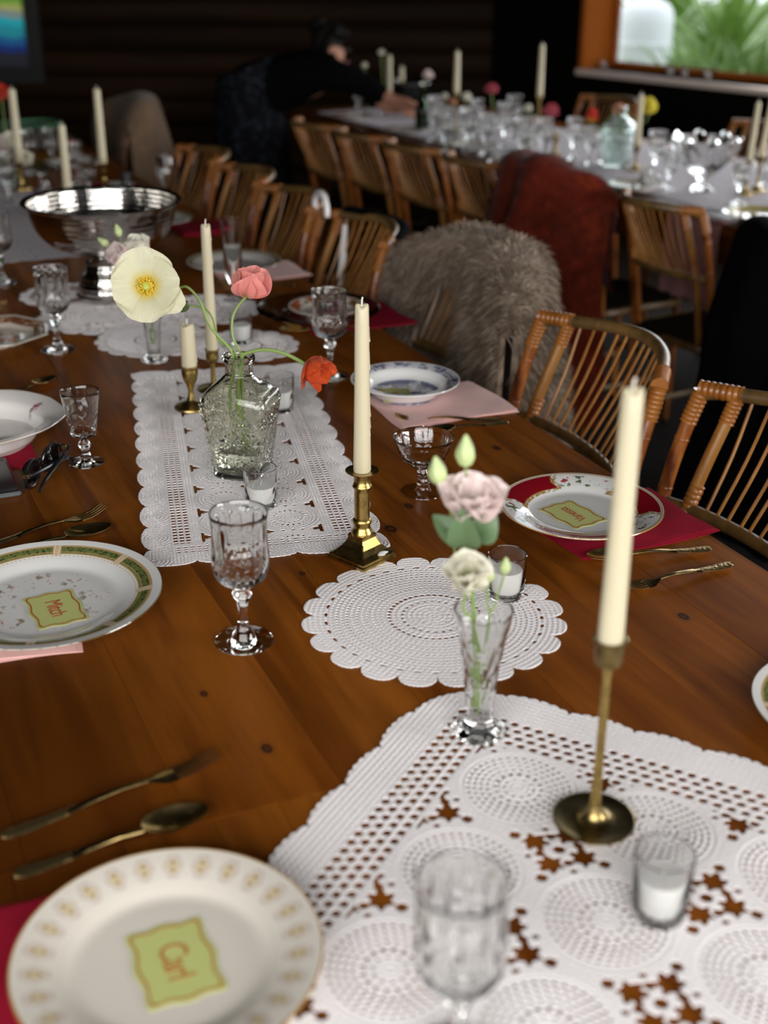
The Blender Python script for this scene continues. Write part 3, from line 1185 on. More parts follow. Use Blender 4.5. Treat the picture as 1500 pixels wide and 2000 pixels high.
def make_goblet(label):
    g = tag(empty('crystal_goblet'), label, 'glass')
    foot = [(0, 0), (.0345, 0), (.036, .0012), (.0355, .0026), (.022, .0048), (.0145, .008), (.0125, .013), (.0100, .017), (.0070, .022)]
    stem = smoothprof([(.0070, .022), (.0052, .035), (.0058, .048), (.0085, .058), (.0112, .0655), (.0100, .069), (.0078, .072), (.0095, .0765)], 4)
    bowl = dense(smoothprof([(.0095, .0765), (.020, .081), (.0295, .089), (.0342, .101), (.0350, .114), (.0338, .130), (.0330, .148), (.0335, .162), (.0348, .1735)], 5), .0024)

    def mod(th, z, r):
        if .080 < z < .113:                                     # diamond cuts
            w = min(1, (z - .080) / .006, (.113 - z) / .004)
            a, b = math.sin(th * 9 + (z - .08) * 210), math.sin(th * 9 - (z - .08) * 210)
            return r * (1 - .075 * w * (abs(a) * abs(b)) ** .6)
        if .113 <= z < .166:                                    # upright flutes with arched tops
            w = min(1, (z - .113) / .003, (.166 - z) / .008)
            return r * (1 - .070 * w * (1 - abs(math.sin(th * 6))) ** 1.3)
        if .02 < z < .080:                                      # six-sided stem
            c = math.cos(((th * 6 / (2 * PI)) % 1 - .5) * 2 * PI / 6)
            return r * .92 / c
        return r
    inner = dense([(.0345, .1741), (.0340, .1735), (.0323, .160), (.0316, .130), (.0328, .112), (.0312, .100), (.025, .0905), (.012, .0845), (0, .0835)], .006)
    solid_glass('bowl', bowl, inner, 84, mod, GLASS, g)
    s = solid_glass('stem', foot + stem[1:], [(0, .0764)], 48, mod, GLASS, g)
    return g


g0 = make_goblet('crystal goblet with fluted bowl and long faceted stem, right of the green-banded plate')
g0.location = (-.170, 1.340, TZ)
GG = 'crystal goblets with fluted bowls'
g0['group'] = GG
copy_tree(g0, Vector((.0575, .705, TZ + .0024)), .3, 'crystal goblet on the lace cloth, blurred at the bottom edge')
copy_tree(g0, Vector((-.683, 2.539, TZ)), .5, 'crystal goblet standing left of the silver bowl, below its rim')
copy_tree(g0, Vector((-.108, 2.374, TZ)), .2, 'crystal goblet above the orange tulip, before the crimson napkin')
copy_tree(g0, Vector((-.955, 3.10, TZ)), .2, 'crystal goblet cut by the left edge, beyond the octagonal plate')

# sherry glass with a bucket bowl
sg_ = tag(empty('sherry_glass', (-.488, 1.914, TZ)), 'small cut-glass sherry glass with a tapering bucket bowl, by the sunglasses', 'glass')
foot = [(0, 0), (.0275, 0), (.029, .001), (.0285, .0022), (.012, .004), (.0095, .007), (.008, .010), (.0085, .014), (.0068, .018), (.0062, .024), (.0095, .030), (.0105, .034), (.0075, .038), (.0060, .042)]
bowl = dense([(.0060, .042), (.0085, .046), (.019, .050), (.0215, .054), (.0245, .075), (.0275, .098), (.0312, .124)], .0022)


def mod_s(th, z, r):
    if .05 < z < .10:
        w = min(1, (z - .05) / .006, (.10 - z) / .012)
        return r * (1 - .055 * w * (abs(math.sin(th * 6 + z * 190)) * abs(math.sin(th * 6 - z * 190))) ** .55)
    return r


solid_glass('bowl', bowl, dense([(.0309, .1245), (.0304, .124), (.0267, .098), (.0228, .075), (.0195, .057), (.014, .053), (0, .052)], .006), 72, mod_s, GLASS, sg_)
solid_glass('stem', foot, [(0, .042)], 36, None, GLASS, sg_)

# champagne coupe
cp = tag(empty('coupe_glass', (.060, 1.803, TZ)), 'shallow cut-glass coupe right of the square brass candlestick', 'glass')
foot = [(0, 0), (.0325, 0), (.034, .001), (.0335, .0022), (.013, .004), (.0105, .008), (.009, .013), (.0105, .018), (.0080, .022), (.0075, .028), (.0105, .032), (.0085, .036), (.0070, .040)]
bowl = dense([(.0070, .040), (.012, .045), (.025, .050), (.0335, .058), (.0395, .070), (.0465, .092)], .002)


def mod_c(th, z, r):
    if .046 < z < .058:
        return r * (1 - .03 * abs(math.sin(th * 12)))
    if .060 < z < .088:
        k = (th / (2 * PI) * 6) % 1 - .5
        b = (z - .062) / .024
        fan = abs(math.sin(math.atan2(k * 2.2, b + .15) * 11))
        return r * (1 - .030 * fan * max(0, 1 - abs(k) * 2.6) * min(1, (.088 - z) / .006))
    return r


solid_glass('bowl', bowl, dense([(.0462, .0925), (.0457, .092), (.0387, .070), (.032, .0595), (.024, .0525), (.010, .0485), (0, .048)], .006), 120, mod_c, GLASS, cp)
solid_glass('stem', foot, [(0, .040)], 36, None, GLASS, cp)

# flared cut bud vases
BUDV = None


def make_bud_vase(name, label):
    b = tag(empty(name), label, 'vase', 'cut-glass bud vases')
    outer = dense([(0, 0), (.0290, 0), (.0305, .002), (.0295, .005), (.021, .010), (.0165, .015), (.0155, .020), (.0165, .045), (.0195, .080), (.025, .115), (.0312, .146)], .0028)

    def mod(th, z, r):
        if z < .012:
            return r * (1 - .06 * abs(math.sin(th * 6)))
        if z < .05:
            return r * (1 - .05 * abs(math.sin(th * 4)))
        if z < .128:
            w = min(1, (z - .05) / .01, (.128 - z) / .01)
            return r * (1 - .085 * w * (abs(math.sin(th * 4 + z * 75)) * abs(math.sin(th * 4 - z * 75))) ** .6)
        return r, z + .0042 * abs(math.cos(th * 4)) * (z - .128) / .018
    inner = [(.0300, .1462), (.0290, .1455), (.0228, .115), (.0165, .080), (.0125, .045), (.0115, .022), (0, .020)]
    prof, no = outer + dense(inner, .008), len(outer)
    mesh('body', *lathe(prof, 96, lambda th, z, r, i: mod(th, z, r) if i < no else (r, z + .0042 * abs(math.cos(th * 4)) * max(0, z - .128) / .018)), GLASS, b)
    return b


bv = make_bud_vase('bud_vase', 'flared cut-glass bud vase holding pink and cream lisianthus, on the lace cloth corner')
BV = Vector((.104, 1.148, TZ + .0024))
bv.location = BV
bv.rotation_euler = (0, 0, .3)
BV2 = Vector((-.470, 2.470, TZ))
b2 = copy_tree(bv, BV2, .6, 'small flared cut-glass vase between runner and doily, behind the white poppy', .93)

# tumblers with tea lights
def make_tealight(cut, glass=GLASS, label='', r=.0255, h=.060, wax=.030):
    t = empty('tealight_glass')
    tag(t, label, 'tea light')
    outer = dense([(0, 0), (r * .86, 0), (r * .90, .002), (r * .94, .012), (r, h)], .0025)

    def mod(th, z, rr):
        if cut and .004 < z < h * .62:
            w = min(1, (z - .004) / .004, (h * .62 - z) / .006)
            return rr * (1 - .05 * w * (abs(math.sin(th * 5 + z * 150)) * abs(math.sin(th * 5 - z * 150))) ** .6)
        return rr
    inner = [(r - .0006, h + .0006), (r - .0014, h), (r * .94 - .0018, .014), (r * .86 - .0022, .0065), (0, .006)]
    solid_glass('glass', outer, inner, 60, mod, glass, t)
    if wax:
        c = mesh('candle', *lathe([(0, .0085), (r * .74, .0085), (r * .80, .011), (r * .83, .008 + wax - .002), (r * .78, .008 + wax), (.003, .0075 + wax), (0, .0075 + wax)], 32), WAX_WHITE, t)
        mesh('wick', *tube([(0, 0, .006 + wax), (.0006, 0, .010 + wax), (.0018, 0, .0145 + wax)], .0007, 6, 2), WICK, c)
    return t


TG = 'tea lights in clear glasses'
t0 = make_tealight(False, GLASS, 'thick clear tea light glass with white wax, on the foreground lace cloth', .0262, .066, .034)
t0.location = (.244, .868, TZ + .0026)
t1 = make_tealight(False, GLASS, 'tea light glass on the round doily, behind the cream lisianthus')
t1.location = (.160, 1.462, TZ + .0018)
t2 = make_tealight(True, GLASS, 'cut tea light tumbler in front of the olive decanter', .0255, .062, .026)
t2.location = (-.186, 1.742, TZ + .0024)
t3 = make_tealight(True, GLASS, 'cut tea light tumbler behind the decanter, left of the orange tulip', .0262, .066, .030)
t3.location = (-.190, 2.17, TZ + .0024)
t4 = make_tealight(False, GLASS, 'tea light glass on the small doily beside the pink poppy stem', .025, .060, .030)
t4.location = (-.305, 2.59, TZ + .0045)
for t in (t0, t1, t2, t3, t4):
    t['group'] = TG

# olive glass decanter with pressed stars
DEC = Vector((-.226, 1.868, TZ + .0024))


def make_decanter(glass, label, water=True):
    d = tag(empty('glass_decanter'), label, 'decanter')
    prof = [(0, 0), (.036, 0), (.040, .004), (.0425, .02), (.0485, .07), (.0545, .112), (.0560, .126), (.0535, .137), (.043, .148), (.030, .158), (.0225, .166), (.0215, .176), (.0215, .186), (.0255, .189), (.0262, .193), (.0255, .197)]
    inner = [(.0205, .197), (.0180, .190), (.0180, .168), (.028, .155), (.046, .141), (.0510, .126), (.0495, .112), (.0435, .07), (.038, .022), (.034, .012), (0, .011)]

    def shape(th, z, r, star):
        k = max(0.0, min(1.0, (.165 - z) / .03))                 # square below, round neck
        p = 2 + 5.5 * k
        c, s = abs(math.cos(th)), abs(math.sin(th))
        q = (c ** p + s ** p) ** (-1 / p)
        rr = r * (q * k + (1 - k)) if k else r
        rr *= 1 - .09 * k * (1 if abs(math.sin(th)) < .7 else 0) * 0
        if star and .018 < z < .124:
            # unroll the side that faces th
            side = round(th / (PI / 2))
            a = th - side * PI / 2
            u = math.tan(max(-.78, min(.78, a))) * r
            P = .031
            kz = (z - .021) / P
            row = math.floor(kz)
            uu = u / P + (.5 if row % 2 else 0)
            du, dz = (uu % 1 - .5) * P, (kz % 1 - .5) * P
            rad, ph = math.hypot(du, dz), math.atan2(dz, du)
            w = max(0, 1 - rad / (P * .56))
            h = abs(math.cos(ph * 5)) ** .7
            w2 = min(1, (z - .018) / .004, (.124 - z) / .004)
            rr -= w2 * .0036 * (w ** .5) * (1 - h) + w2 * .0012 * (1 if rad > P * .5 else 0)
        return rr
    n = len(dense(prof, .0019))
    full = dense(prof, .0019) + dense(inner, .006)
    o = mesh('body', *lathe(full, 176, lambda th, z, r, i: shape(th, z, r, i < n)), glass, d)
    o.scale = (1.0, .86, 1)
    if water:
        w = mesh('water', *lathe([(0, .0125), (.0325, .0135), (.036, .024), (.0385, .044), (.0385, .0445), (0, .0445)], 96, lambda th, z, r, i: shape(th, z, r, False)), WATER, d)
        w.scale = (.985, .845, 1)
    return d


dec = make_decanter(GLASS_OLIVE, 'square smoky olive decanter pressed with stars, holding poppies and a tulip')
dec.location = DEC
dec.rotation_euler = (0, 0, R(-14))
# ================================================================ china
def plate_mesh(name, R0, h, mat, loc, rz=0, well=.62, outline=None, seg=96, steep=False):
    bot = [(0, .0030), (.50 * R0, .0030), (.515 * R0, 0), (.545 * R0, 0), (.56 * R0, .004)]
    if steep:
        rim = [(.62 * R0, .008), (.70 * R0, h * .62), (.76 * R0, h * .80), (.99 * R0, h - .0022), (R0, h - .0006), (.995 * R0, h + .0006)]
        top = [(.77 * R0, h * .80 + .003), (.715 * R0, h * .66 + .003), (.64 * R0, .0125), (.56 * R0, .0075), (.40 * R0, .0062), (0, .006)]
    else:
        rim = [(.70 * R0, .0085), (.85 * R0, h * .72), (.985 * R0, h - .0025), (R0, h - .0008), (.996 * R0, h + .0006)]
        top = [(.86 * R0, h * .72 + .0032), (well * R0 + .08 * R0, .0115), (well * R0 + .02 * R0, .0075), (well * R0 - .03 * R0, .0058), (.3 * R0, .0052), (0, .005)]
    prof = dense(bot + rim, .008) + dense(top, .006)
    md = None
    if outline:
        def md(th, z, r, i):
            k = max(0, (r / R0 - .6) / .4)
            return r * (1 + (outline(th) - 1) * k)
    o = mesh(name, *lathe(prof, seg, md), mat, None)
    o.location = loc
    o.rotation_euler = (0, 0, rz)
    return o


def china(name, base=(.66, .615, .54), rough=.09):
    m = Mat(name, base, rough, Coat_Weight=.3, Coat_Roughness=.03)
    x, y, z = m.coords('Object')
    r = (x * x + y * y).sqrt()
    th = y.atan2(x)
    return m, x, y, z, r, th


GOLDC = (.36, .19, .04)
# gold-medallion plate (nearest)
m, x, y, z, r, th = china('china with gold medallions')
N_ = 26
a = ((th * (N_ / (2 * PI)) + 100.5).frac() - .5) * (2 * PI / N_) * .107
b = r - .107
hexd = ((a.abs() * 1.18 + b.abs() * .56).max(b.abs() * .92)) / .0118
c = m.mix(hexd.step(1.0, .96), (.66, .615, .54), (.46, .40, .37))
c = m.mix(hexd.step(.92, .86), c, (.60, .53, .47))
c = m.mix(hexd.step(.64, .58), c, (.56, .46, .30))
d1 = ((a * a) + (b - .0042) * (b - .0042)).sqrt().min(((a * a) + (b + .0042) * (b + .0042)).sqrt())
c = m.mix(d1.step(.0020, .0010), c, (.24, .16, .07))
inr = r.band(.0875, .0885, .0004)
c = m.mix(inr * .4, c, (.55, .50, .45))
c = m.mix(r.step(.1258, .1264), c, GOLDC)
m.color(c)
PL = 'set dinner plates'
pl1 = tag(plate_mesh('dinner_plate', .128, .019, m.m, (-.175, .797, TZ + .0046)), 'white plate with a rim of beige medallions, on crimson linen in the near left corner', 'plate')

# green and gold banded plate
m, x, y, z, r, th = china('china with green and gold band', (.70, .69, .67))
s8 = ((th * (8 / (2 * PI)) + 100.3).frac() - .5).abs()
band = r.band(.118, .1335, .0006)
n = m.noise(260, 3)
c = m.mix(r.band(.1165, .135, .0005), (.70, .69, .67), (.42, .27, .11))
c = m.mix(r.band(.1185, .1312, .0005), c, (.13, .16, .05))
c = m.mix(r.band(.1185, .1312, .0005) * n.step(.52, .6), c, (.045, .055, .018))
c = m.mix(r.band(.120, .1216, .0003) * .8, c, (.42, .30, .12))
gap = (s8 - .5).abs().step(.060, .055) * r.band(.1145, .135, .0006)
c = m.mix(gap, c, (.52, .36, .20))
c = m.mix((s8 - .5).abs().band(.026, .034, .003) * r.band(.1145, .136, .0006), c, (.80, .78, .74))
c = m.mix((s8 - .5).abs().step(.010, .006) * r.band(.1145, .136, .0006), c, (.62, .45, .28))
tick = ((th * (120 / (2 * PI)) + 100).frac() - .5).abs().step(.3, .2)
c = m.mix(r.band(.1128, .1142, .0003) * tick, c, (.50, .36, .15))
star = (th * 4).cos().abs()
spr = m.noise(70, 4).step(.56, .62) * r.band(.042, .078, .006) * star.step(.25, .75)
c = m.mix(spr, c, (.30, .26, .20))
c = m.mix(m.noise(150, 2).step(.62, .66) * r.band(.045, .08, .006) * star.step(.2, .7), c, (.50, .28, .20))
c = m.mix(r.step(.1466, .1472), c, (.12, .08, .03))
m.color(c)
MITCH = m.m
pl2 = tag(plate_mesh('dinner_plate', .148, .021, MITCH, (-.431, 1.420, TZ + .0046), .35), 'large white plate with a green and gold band, on pale pink linen', 'plate')
pl4 = tag(plate_mesh('dinner_plate', .148, .021, MITCH, (.530, 1.180, TZ), .2), 'white plate with green and gold band, cut by the right edge above the lace cloth', 'plate')
pl4.scale = (.81, .81, .81)

# crimson-panelled plate with birds
m, x, y, z, r, th = china('china with crimson panels and birds', (.72, .715, .69))
k3 = (th * 3 - .64).cos()
edge_s = k3 + ((r - .099) * 14).abs() * .9
rimz = r.band(.0785, .1165, .0006)
red = edge_s.step(.10, .13) * r.band(.083, .1155, .0006)
c = m.mix(red, (.72, .715, .69), (.20, .004, .010))
scr = m.noise(170, 3)
gl = edge_s.band(-.10, .14, .05) * rimz * scr.step(.42, .5)
c = m.mix(gl, c, (.30, .18, .05))
c = m.mix((r - .0815).abs().step(.0030, .0022) * scr.step(.40, .48) * (k3 + .35).step(0, .1), c, (.34, .21, .07))
birds = rimz * k3.step(-.15, -.30)
n1 = m.noise(75, 4)
c = m.mix(birds * n1.step(.56, .60) * r.band(.086, .112, .002), c, (.10, .14, .07))
c = m.mix(birds * m.noise(55, 3, m.vec(x + .31, y + .2, z)).step(.60, .63) * r.band(.089, .108, .002), c, (.34, .05, .05))
c = m.mix(birds * m.noise(90, 3, m.vec(x + .71, y + .5, z)).step(.63, .66) * r.band(.088, .110, .002), c, (.16, .14, .22))
bead = ((th * (150 / (2 * PI)) + 100).frac() - .5).abs().step(.36, .24)
c = m.mix(r.band(.1160, .1192, .0004), c, (.60, .52, .40))
c = m.mix(r.band(.1166, .1186, .0003) * bead, c, (.30, .16, .06))
c = m.mix(r.step(.1196, .1202), c, GOLDC)
m.color(c)
pl3 = tag(plate_mesh('dinner_plate', .121, .019, m.m, (.292, 1.707, TZ + .0046), .1), 'white plate with crimson panels, gold scrolls and birds around the rim, on crimson linen', 'plate')

# blue willow soup plate
m, x, y, z, r, th = china('blue willow china', (.76, .755, .74))
n = m.noise(110, 4)
n2 = m.noise(45, 3, m.vec(x + .5, y + .2, z))
rim = r.band(.0785, .0985, .0006)
c = m.mix(rim * .55, (.76, .755, .74), (.42, .42, .50))
c = m.mix(rim * n.step(.50, .56) * .85, c, (.10, .11, .22))
c = m.mix(rim * n2.step(.55, .58) * .8, c, (.05, .055, .12))
key = ((th * (20 / (2 * PI)) + 100).frac() - .5).abs()
c = m.mix(rim * ((key - .3).abs().step(.05, .03)).max((r - .089).abs().step(.0012, .0008)) * (th * 3).cos().step(.1, .3), c, (.03, .035, .08))
well = r.step(.0635, .0625)
c = m.mix(well * .92, c, (.11, .125, .22))
c = m.mix(well * (m.noise(38, 3, m.vec(x + .3, y, z)).step(.55, .6)), c, (.55, .55, .58))
c = m.mix(well * (m.noise(50, 3, m.vec(x + .9, y + .4, z)).step(.55, .6)), c, (.03, .04, .09))
wav = ((r * 1400).sin() * .5 + .5) * r.band(.050, .0625, .001)
c = m.mix(wav * .5, c, (.30, .32, .42))
m.color(c)
WILLOW = m.m
pl5 = tag(plate_mesh('soup_plate', .102, .034, WILLOW, (.038, 2.243, TZ + .0058), .4, steep=True), 'blue willow pattern soup plate on pale pink linen, behind the tall square candlestick', 'plate')

# scalloped white bowl with pink posies
m, x, y, z, r, th = china('white china with pink posies', (.74, .70, .665))
q = ((th * (5 / (2 * PI)) + 100.02).frac() - .5) * (2 * PI / 5) * .112
rr = r - .106
d = (q * q + rr * rr).sqrt()
n = m.noise(90, 3)
c = m.mix(d.step(.016, .010) * n.step(.5, .56), (.74, .70, .665), (.14, .16, .10))
c = m.mix(d.step(.0095, .006) * m.noise(120, 2).step(.40, .5), c, (.36, .09, .15))
c = m.mix(r.step(.1365, .1385), c, (.55, .47, .36))
m.color(c)
pl6 = tag(plate_mesh('soup_bowl', .138, .048, m.m, (-.677, 1.985, TZ + .0046), .18, steep=True, outline=lambda t: 1 + .018 * math.cos(5 * t + .3) + .008 * math.cos(10 * t)),
          'white scalloped bowl with pink posies, on crimson linen at the left edge', 'bowl')

# octagonal plate with a burnt orange border
m, x, y, z, r, th = china('octagonal china with orange border', (.66, .58, .48))
oct_ = (((th * (8 / (2 * PI)) + 100.5).frac() - .5) * (2 * PI / 8)).cos() * r
c = m.mix(oct_.step(.088, .0885), (.66, .58, .48), (.20, .075, .035))
c = m.mix(oct_.band(.092, .108, .001) * m.noise(75, 3).step(.5, .55), c, (.42, .32, .20))
c = m.mix(m.noise(32, 3).step(.55, .6) * r.step(.075, .07), c, (.50, .15, .04))
c = m.mix(m.noise(40, 3, m.vec(x + .4, y, z)).step(.58, .63) * r.step(.08, .07), c, (.18, .17, .08))
c = m.mix(oct_.step(.112, .1125), c, (.66, .60, .52))
m.color(c)
p = back(-18, 648, .02)
pl7 = tag(plate_mesh('octagonal_plate', .124, .022, m.m, (p.x, p.y, TZ), .25, outline=lambda t: 1 / math.cos(((t * 8 / (2 * PI) + .5) % 1 - .5) * 2 * PI / 8) * .955),
          'octagonal plate with an orange-brown patterned border, at the left edge', 'plate')

# far gold-rimmed plate, and the glass charger with a small dish
m, x, y, z, r, th = china('china with olive gold rim', (.72, .69, .64))
c = m.mix(r.band(.108, .119, .0006), (.72, .69, .64), (.34, .26, .10))
c = m.mix(r.band(.110, .117, .0006) * m.noise(120, 3).step(.5, .55), c, (.15, .13, .05))
c = m.mix(r.band(.098, .104, .0006) * m.noise(160, 3).step(.5, .55) * .6, c, (.45, .36, .20))
m.color(c)
OLIVE = m.m
pl8 = tag(plate_mesh('dinner_plate', .122, .020, OLIVE, (-.394, 3.255, TZ + .0046)), 'white plate with an olive gold rim, behind the pink poppy', 'plate')
pl9 = tag(mesh('glass_charger', *lathe(dense([(0, .002), (.07, .001), (.075, 0), (.08, .003), (.13, .012), (.139, .015), (.140, .017), (.137, .0175)], .006) + dense([(.08, .007), (.07, .005), (0, .005)], .01), 96,
                                      lambda th, z, r, i: r * (1 + .02 * max(0, (r - .09) / .05) * abs(math.sin(th * 14)))), GLASS), 'clear ridged glass charger plate beyond the crystal goblet', 'plate')
pl9.location = (-.153, 2.813, TZ + .0046)
m, x, y, z, r, th = china('small dish with orange rim', (.70, .64, .56))
c = m.mix(r.band(.062, .083, .001) * m.noise(38, 3).step(.42, .5), (.70, .64, .56), (.44, .10, .03))
c = m.mix(r.band(.062, .083, .001) * m.noise(45, 3, m.vec(x + .3, y, z)).step(.57, .62), c, (.10, .12, .05))
c = m.mix(r.step(.0845, .085), c, (.62, .56, .48))
m.color(c)
pl10 = tag(plate_mesh('side_plate', .087, .020, m.m, (-.133, 2.795, TZ + .0104)), 'small plate with an orange leafy rim, stacked on the clear glass charger', 'plate')


# ================================================================ napkins
def napkin(name, mat, cx, cy, rz, w, d, label, h=.0040, seed=1, layers=3):
    rn = random.Random(seed)
    ph = [rn.uniform(0, 6) for _ in range(4)]
    r = tag(empty(name, (cx, cy, TZ), rz), label, 'napkin')
    for k in range(layers):
        ins = .002 * k
        z0 = .0004 + k * h / layers

        def fn(u, v, k=k):
            x = (u - .5) * (w - ins) + .004 * math.sin(v * 5 + ph[0] + k)
            y = (v - .5) * (d - ins) + .004 * math.sin(u * 6 + ph[1] + k * .7)
            edge = min(u, 1 - u, v, 1 - v)
            z = z0 + h / layers * .8 * min(1, edge * 14 + .45) + .0007 * math.sin(u * 17 + ph[2]) * math.sin(v * 13 + ph[3]) * (1 if edge > .02 else .2)
            return x, y, z
        mesh('fold', *sheet(fn, 26, 22, h / layers * .6), mat, r)
    return r


napkin('linen_napkin', CRIMSON, -.305, .775, R(24.5), .20, .20, 'crimson linen napkin showing left of the medallion-rimmed plate', seed=2)
napkin('linen_napkin', PINK, -.500, 1.385, R(16), .22, .22, 'pale pink linen napkin peeping out below the green-banded plate', seed=3)
napkin('linen_napkin', CRIMSON, .345, 1.690, R(26), .235, .17, 'crimson linen napkin under the bird-patterned crimson plate', seed=4)
napkin('linen_napkin', PINK, .100, 2.210, R(26), .235, .185, 'pale pink linen napkin under the blue willow soup plate', seed=5, h=.0055)
napkin('linen_napkin', CRIMSON, -.690, 1.960, R(22), .19, .20, 'crimson linen napkin beneath the scalloped white bowl', seed=6)
napkin('linen_napkin', PINK, -.325, 3.225, R(26), .22, .17, 'pale pink linen napkin under the plate behind the pink poppy', seed=7)
napkin('linen_napkin', CRIMSON, -.085, 2.795, R(26), .25, .20, 'crimson linen napkin under the clear glass charger', seed=8)
p = back(395, 442, .01)
napkin('linen_napkin', CRIMSON, p.x, p.y, R(26), .16, .16, 'crimson linen napkin lying right of the silver bowl rim', seed=9, h=.012)


# ================================================================ place cards
CARD = Mat('lime green card', (.47, .50, .17), .75).m
CARDR = Mat('brick red ink', (.36, .045, .015), .7).m
CARDO = Mat('orange brown ink', (.42, .13, .02), .7).m


def outline_pts(w, h, a, kl, ks, n=16):
    P = []
    cs = [(-w / 2, -h / 2), (w / 2, -h / 2), (w / 2, h / 2), (-w / 2, h / 2)]
    for i in range(4):
        (x0, y0), (x1, y1) = cs[i], cs[(i + 1) % 4]
        k = kl if i % 2 == 0 else ks
        nx, ny = (y1 - y0), -(x1 - x0)
        l = math.hypot(nx, ny)
        for j in range(n):
            s = j / n
            o = a * math.cos(2 * PI * k * s) 
            P.append((x0 + (x1 - x0) * s + nx / l * o, y0 + (y1 - y0) * s + ny / l * o))
    for _ in range(3):
        P = [(P[i][0] * .5 + (P[i - 1][0] + P[(i + 1) % len(P)][0]) * .25, P[i][1] * .5 + (P[i - 1][1] + P[(i + 1) % len(P)][1]) * .25) for i in range(len(P))]
    return P


def place_card(x, y, z, rz, text, label, w=.088, h=.062, ink=CARDR, tsize=.030, sx=.72, tilt=(0, 0)):
    r = tag(empty('place_card', (x, y, z), rz), label, 'place card')
    r.rotation_euler = (tilt[0], tilt[1], rz)
    P = outline_pts(w, h, .0030, 2.0, 2.0)
    n = len(P)
    v = [(a, b, 0) for a, b in P] + [(a, b, .0007) for a, b in P]
    f = [tuple(range(n - 1, -1, -1)), tuple(range(n, 2 * n))] + [(i, (i + 1) % n, n + (i + 1) % n, n + i) for i in range(n)]
    mesh('card', v, f, CARD, r, smooth=False)
    A = outline_pts(w - .0065, h - .0065, .0026, 2.0, 2.0)
    B = outline_pts(w - .0095, h - .0095, .0026, 2.0, 2.0)
    v = [(a, b, .0008) for a, b in A] + [(a, b, .0008) for a, b in B] + [(a, b, .0010) for a, b in A] + [(a, b, .0010) for a, b in B]
    f = []
    for i in range(n):
        j = (i + 1) % n
        f += [(2 * n + i, 2 * n + j, 3 * n + j, 3 * n + i), (i, j, 2 * n + j, 2 * n + i), (n + j, n + i, 3 * n + i, 3 * n + j)]
    mesh('border', v, f, ink, r, smooth=False)
    if not text:                                                # too far away to read: a line of pen strokes
        pts = [((k / 30 - .5) * w * .42, .0055 * math.sin(k * 1.9) + .003 * math.sin(k * .7), .0010) for k in range(31)]
        mesh('lettering', *tube(pts, .0009, 5, raw=True, flat=.3), ink, r)
    if text:
        c = bpy.data.curves.new('lettering', 'FONT')
        c.body = text
        c.size = tsize
        c.align_x = 'CENTER'
        c.align_y = 'CENTER'
        c.extrude = .00015
        c.offset = -.0002
        c.space_character = .9
        o = bpy.data.objects.new('lettering', c)
        COL.objects.link(o)
        dg = bpy.context.evaluated_depsgraph_get()
        me = bpy.data.meshes.new_from_object(o.evaluated_get(dg))
        bpy.data.objects.remove(o)
        me.materials.clear()
        me.materials.append(ink)
        o = bpy.data.objects.new('lettering', me)
        COL.objects.link(o)
        o.parent = r
        o.location = (0, 0, .0010)
        o.scale = (sx, 1, 1)
    return r


aT = math.atan2(TV.y, TV.x)
place_card(-.170, .797, TZ + .0101, math.atan2(-.085, .035), 'Carl', 'lime green place card with an orange wavy border, on the medallion-rimmed plate', .090, .066, CARDO, .034, .80)
place_card(-.414, 1.400, TZ + .0101, math.atan2(-.080, .041), 'Mitch', 'lime green place card with a red wavy border, on the green-banded plate', .090, .064, CARDR, .030, .72)
place_card(.2795, 1.700, TZ + .0101, math.atan2(.075, -.048), 'Vanessa', 'lime green place card with a red wavy border, on the crimson-panelled plate', .086, .064, CARDR, .024, .74)
place_card(.022, 2.225, TZ + .0125, aT - .3, '', 'lime green place card lying in the blue willow soup plate', .082, .058, CARDO, .022, .8, (.04, .0))
place_card(-.690, 1.985, TZ + .0120, -.9, '', 'lime green place card with zigzag edge, inside the scalloped white bowl', .084, .066, CARDR, .030, .8)
place_card(-.128, 2.795, TZ + .0165, aT - .35, '', 'lime green place card on the small orange-rimmed plate', .090, .066, CARDO, .026, .8)


# ================================================================ gold cutlery
def strip(path, widths, thick, n=None):
    """flat bar with a rounded section along path [(s, z)] with half widths"""
    v, f = [], []
    m = len(path)
    for i, ((s, z), w) in enumerate(zip(path, widths)):
        t = thick[i] if isinstance(thick, list) else thick
        for q, zz in ((-1, 0), (-.75, .5), (0, .62), (.75, .5), (1, 0), (.75, -.5), (0, -.6), (-.75, -.5)):
            v.append((s, q * w, z + zz * t))
    for i in range(m - 1):
        for k in range(8):
            j = (k + 1) % 8
            f.append((i * 8 + k, (i + 1) * 8 + k, (i + 1) * 8 + j, i * 8 + j))
    f.append(tuple(range(8)))
    f.append(tuple((m - 1) * 8 + k for k in range(7, -1, -1)))
    return v, f


def interp(xs, ys, n):
    out = []
    for i in range(n + 1):
        x = xs[0] + (xs[-1] - xs[0]) * i / n
        out.append((x, float(np.interp(x, xs, ys))))
    return out


def handle(L, root):
    xs = [0, .004, .012, .03, .055, .075, .10, .125]
    k = L / .19
    w = [.004, .0078, .0088, .0076, .0058, .0042, .0033, .0030]
    z = [.0042, .0040, .0038, .0036, .0048, .0072, .0088, .0070]
    P, Wd = [], []
    for i in range(33):
        x = .125 * i / 32
        P.append((x * k, float(np.interp(x, xs, z))))
        Wd.append(float(np.interp(x, xs, w)))
    mesh('engraved_grip', *strip(P[:15], Wd[:15], .0026), GOLD_ENGRAVED, root)
    mesh('handle', *strip(P[14:], Wd[14:], .0024), GOLD, root)
    return .125 * k


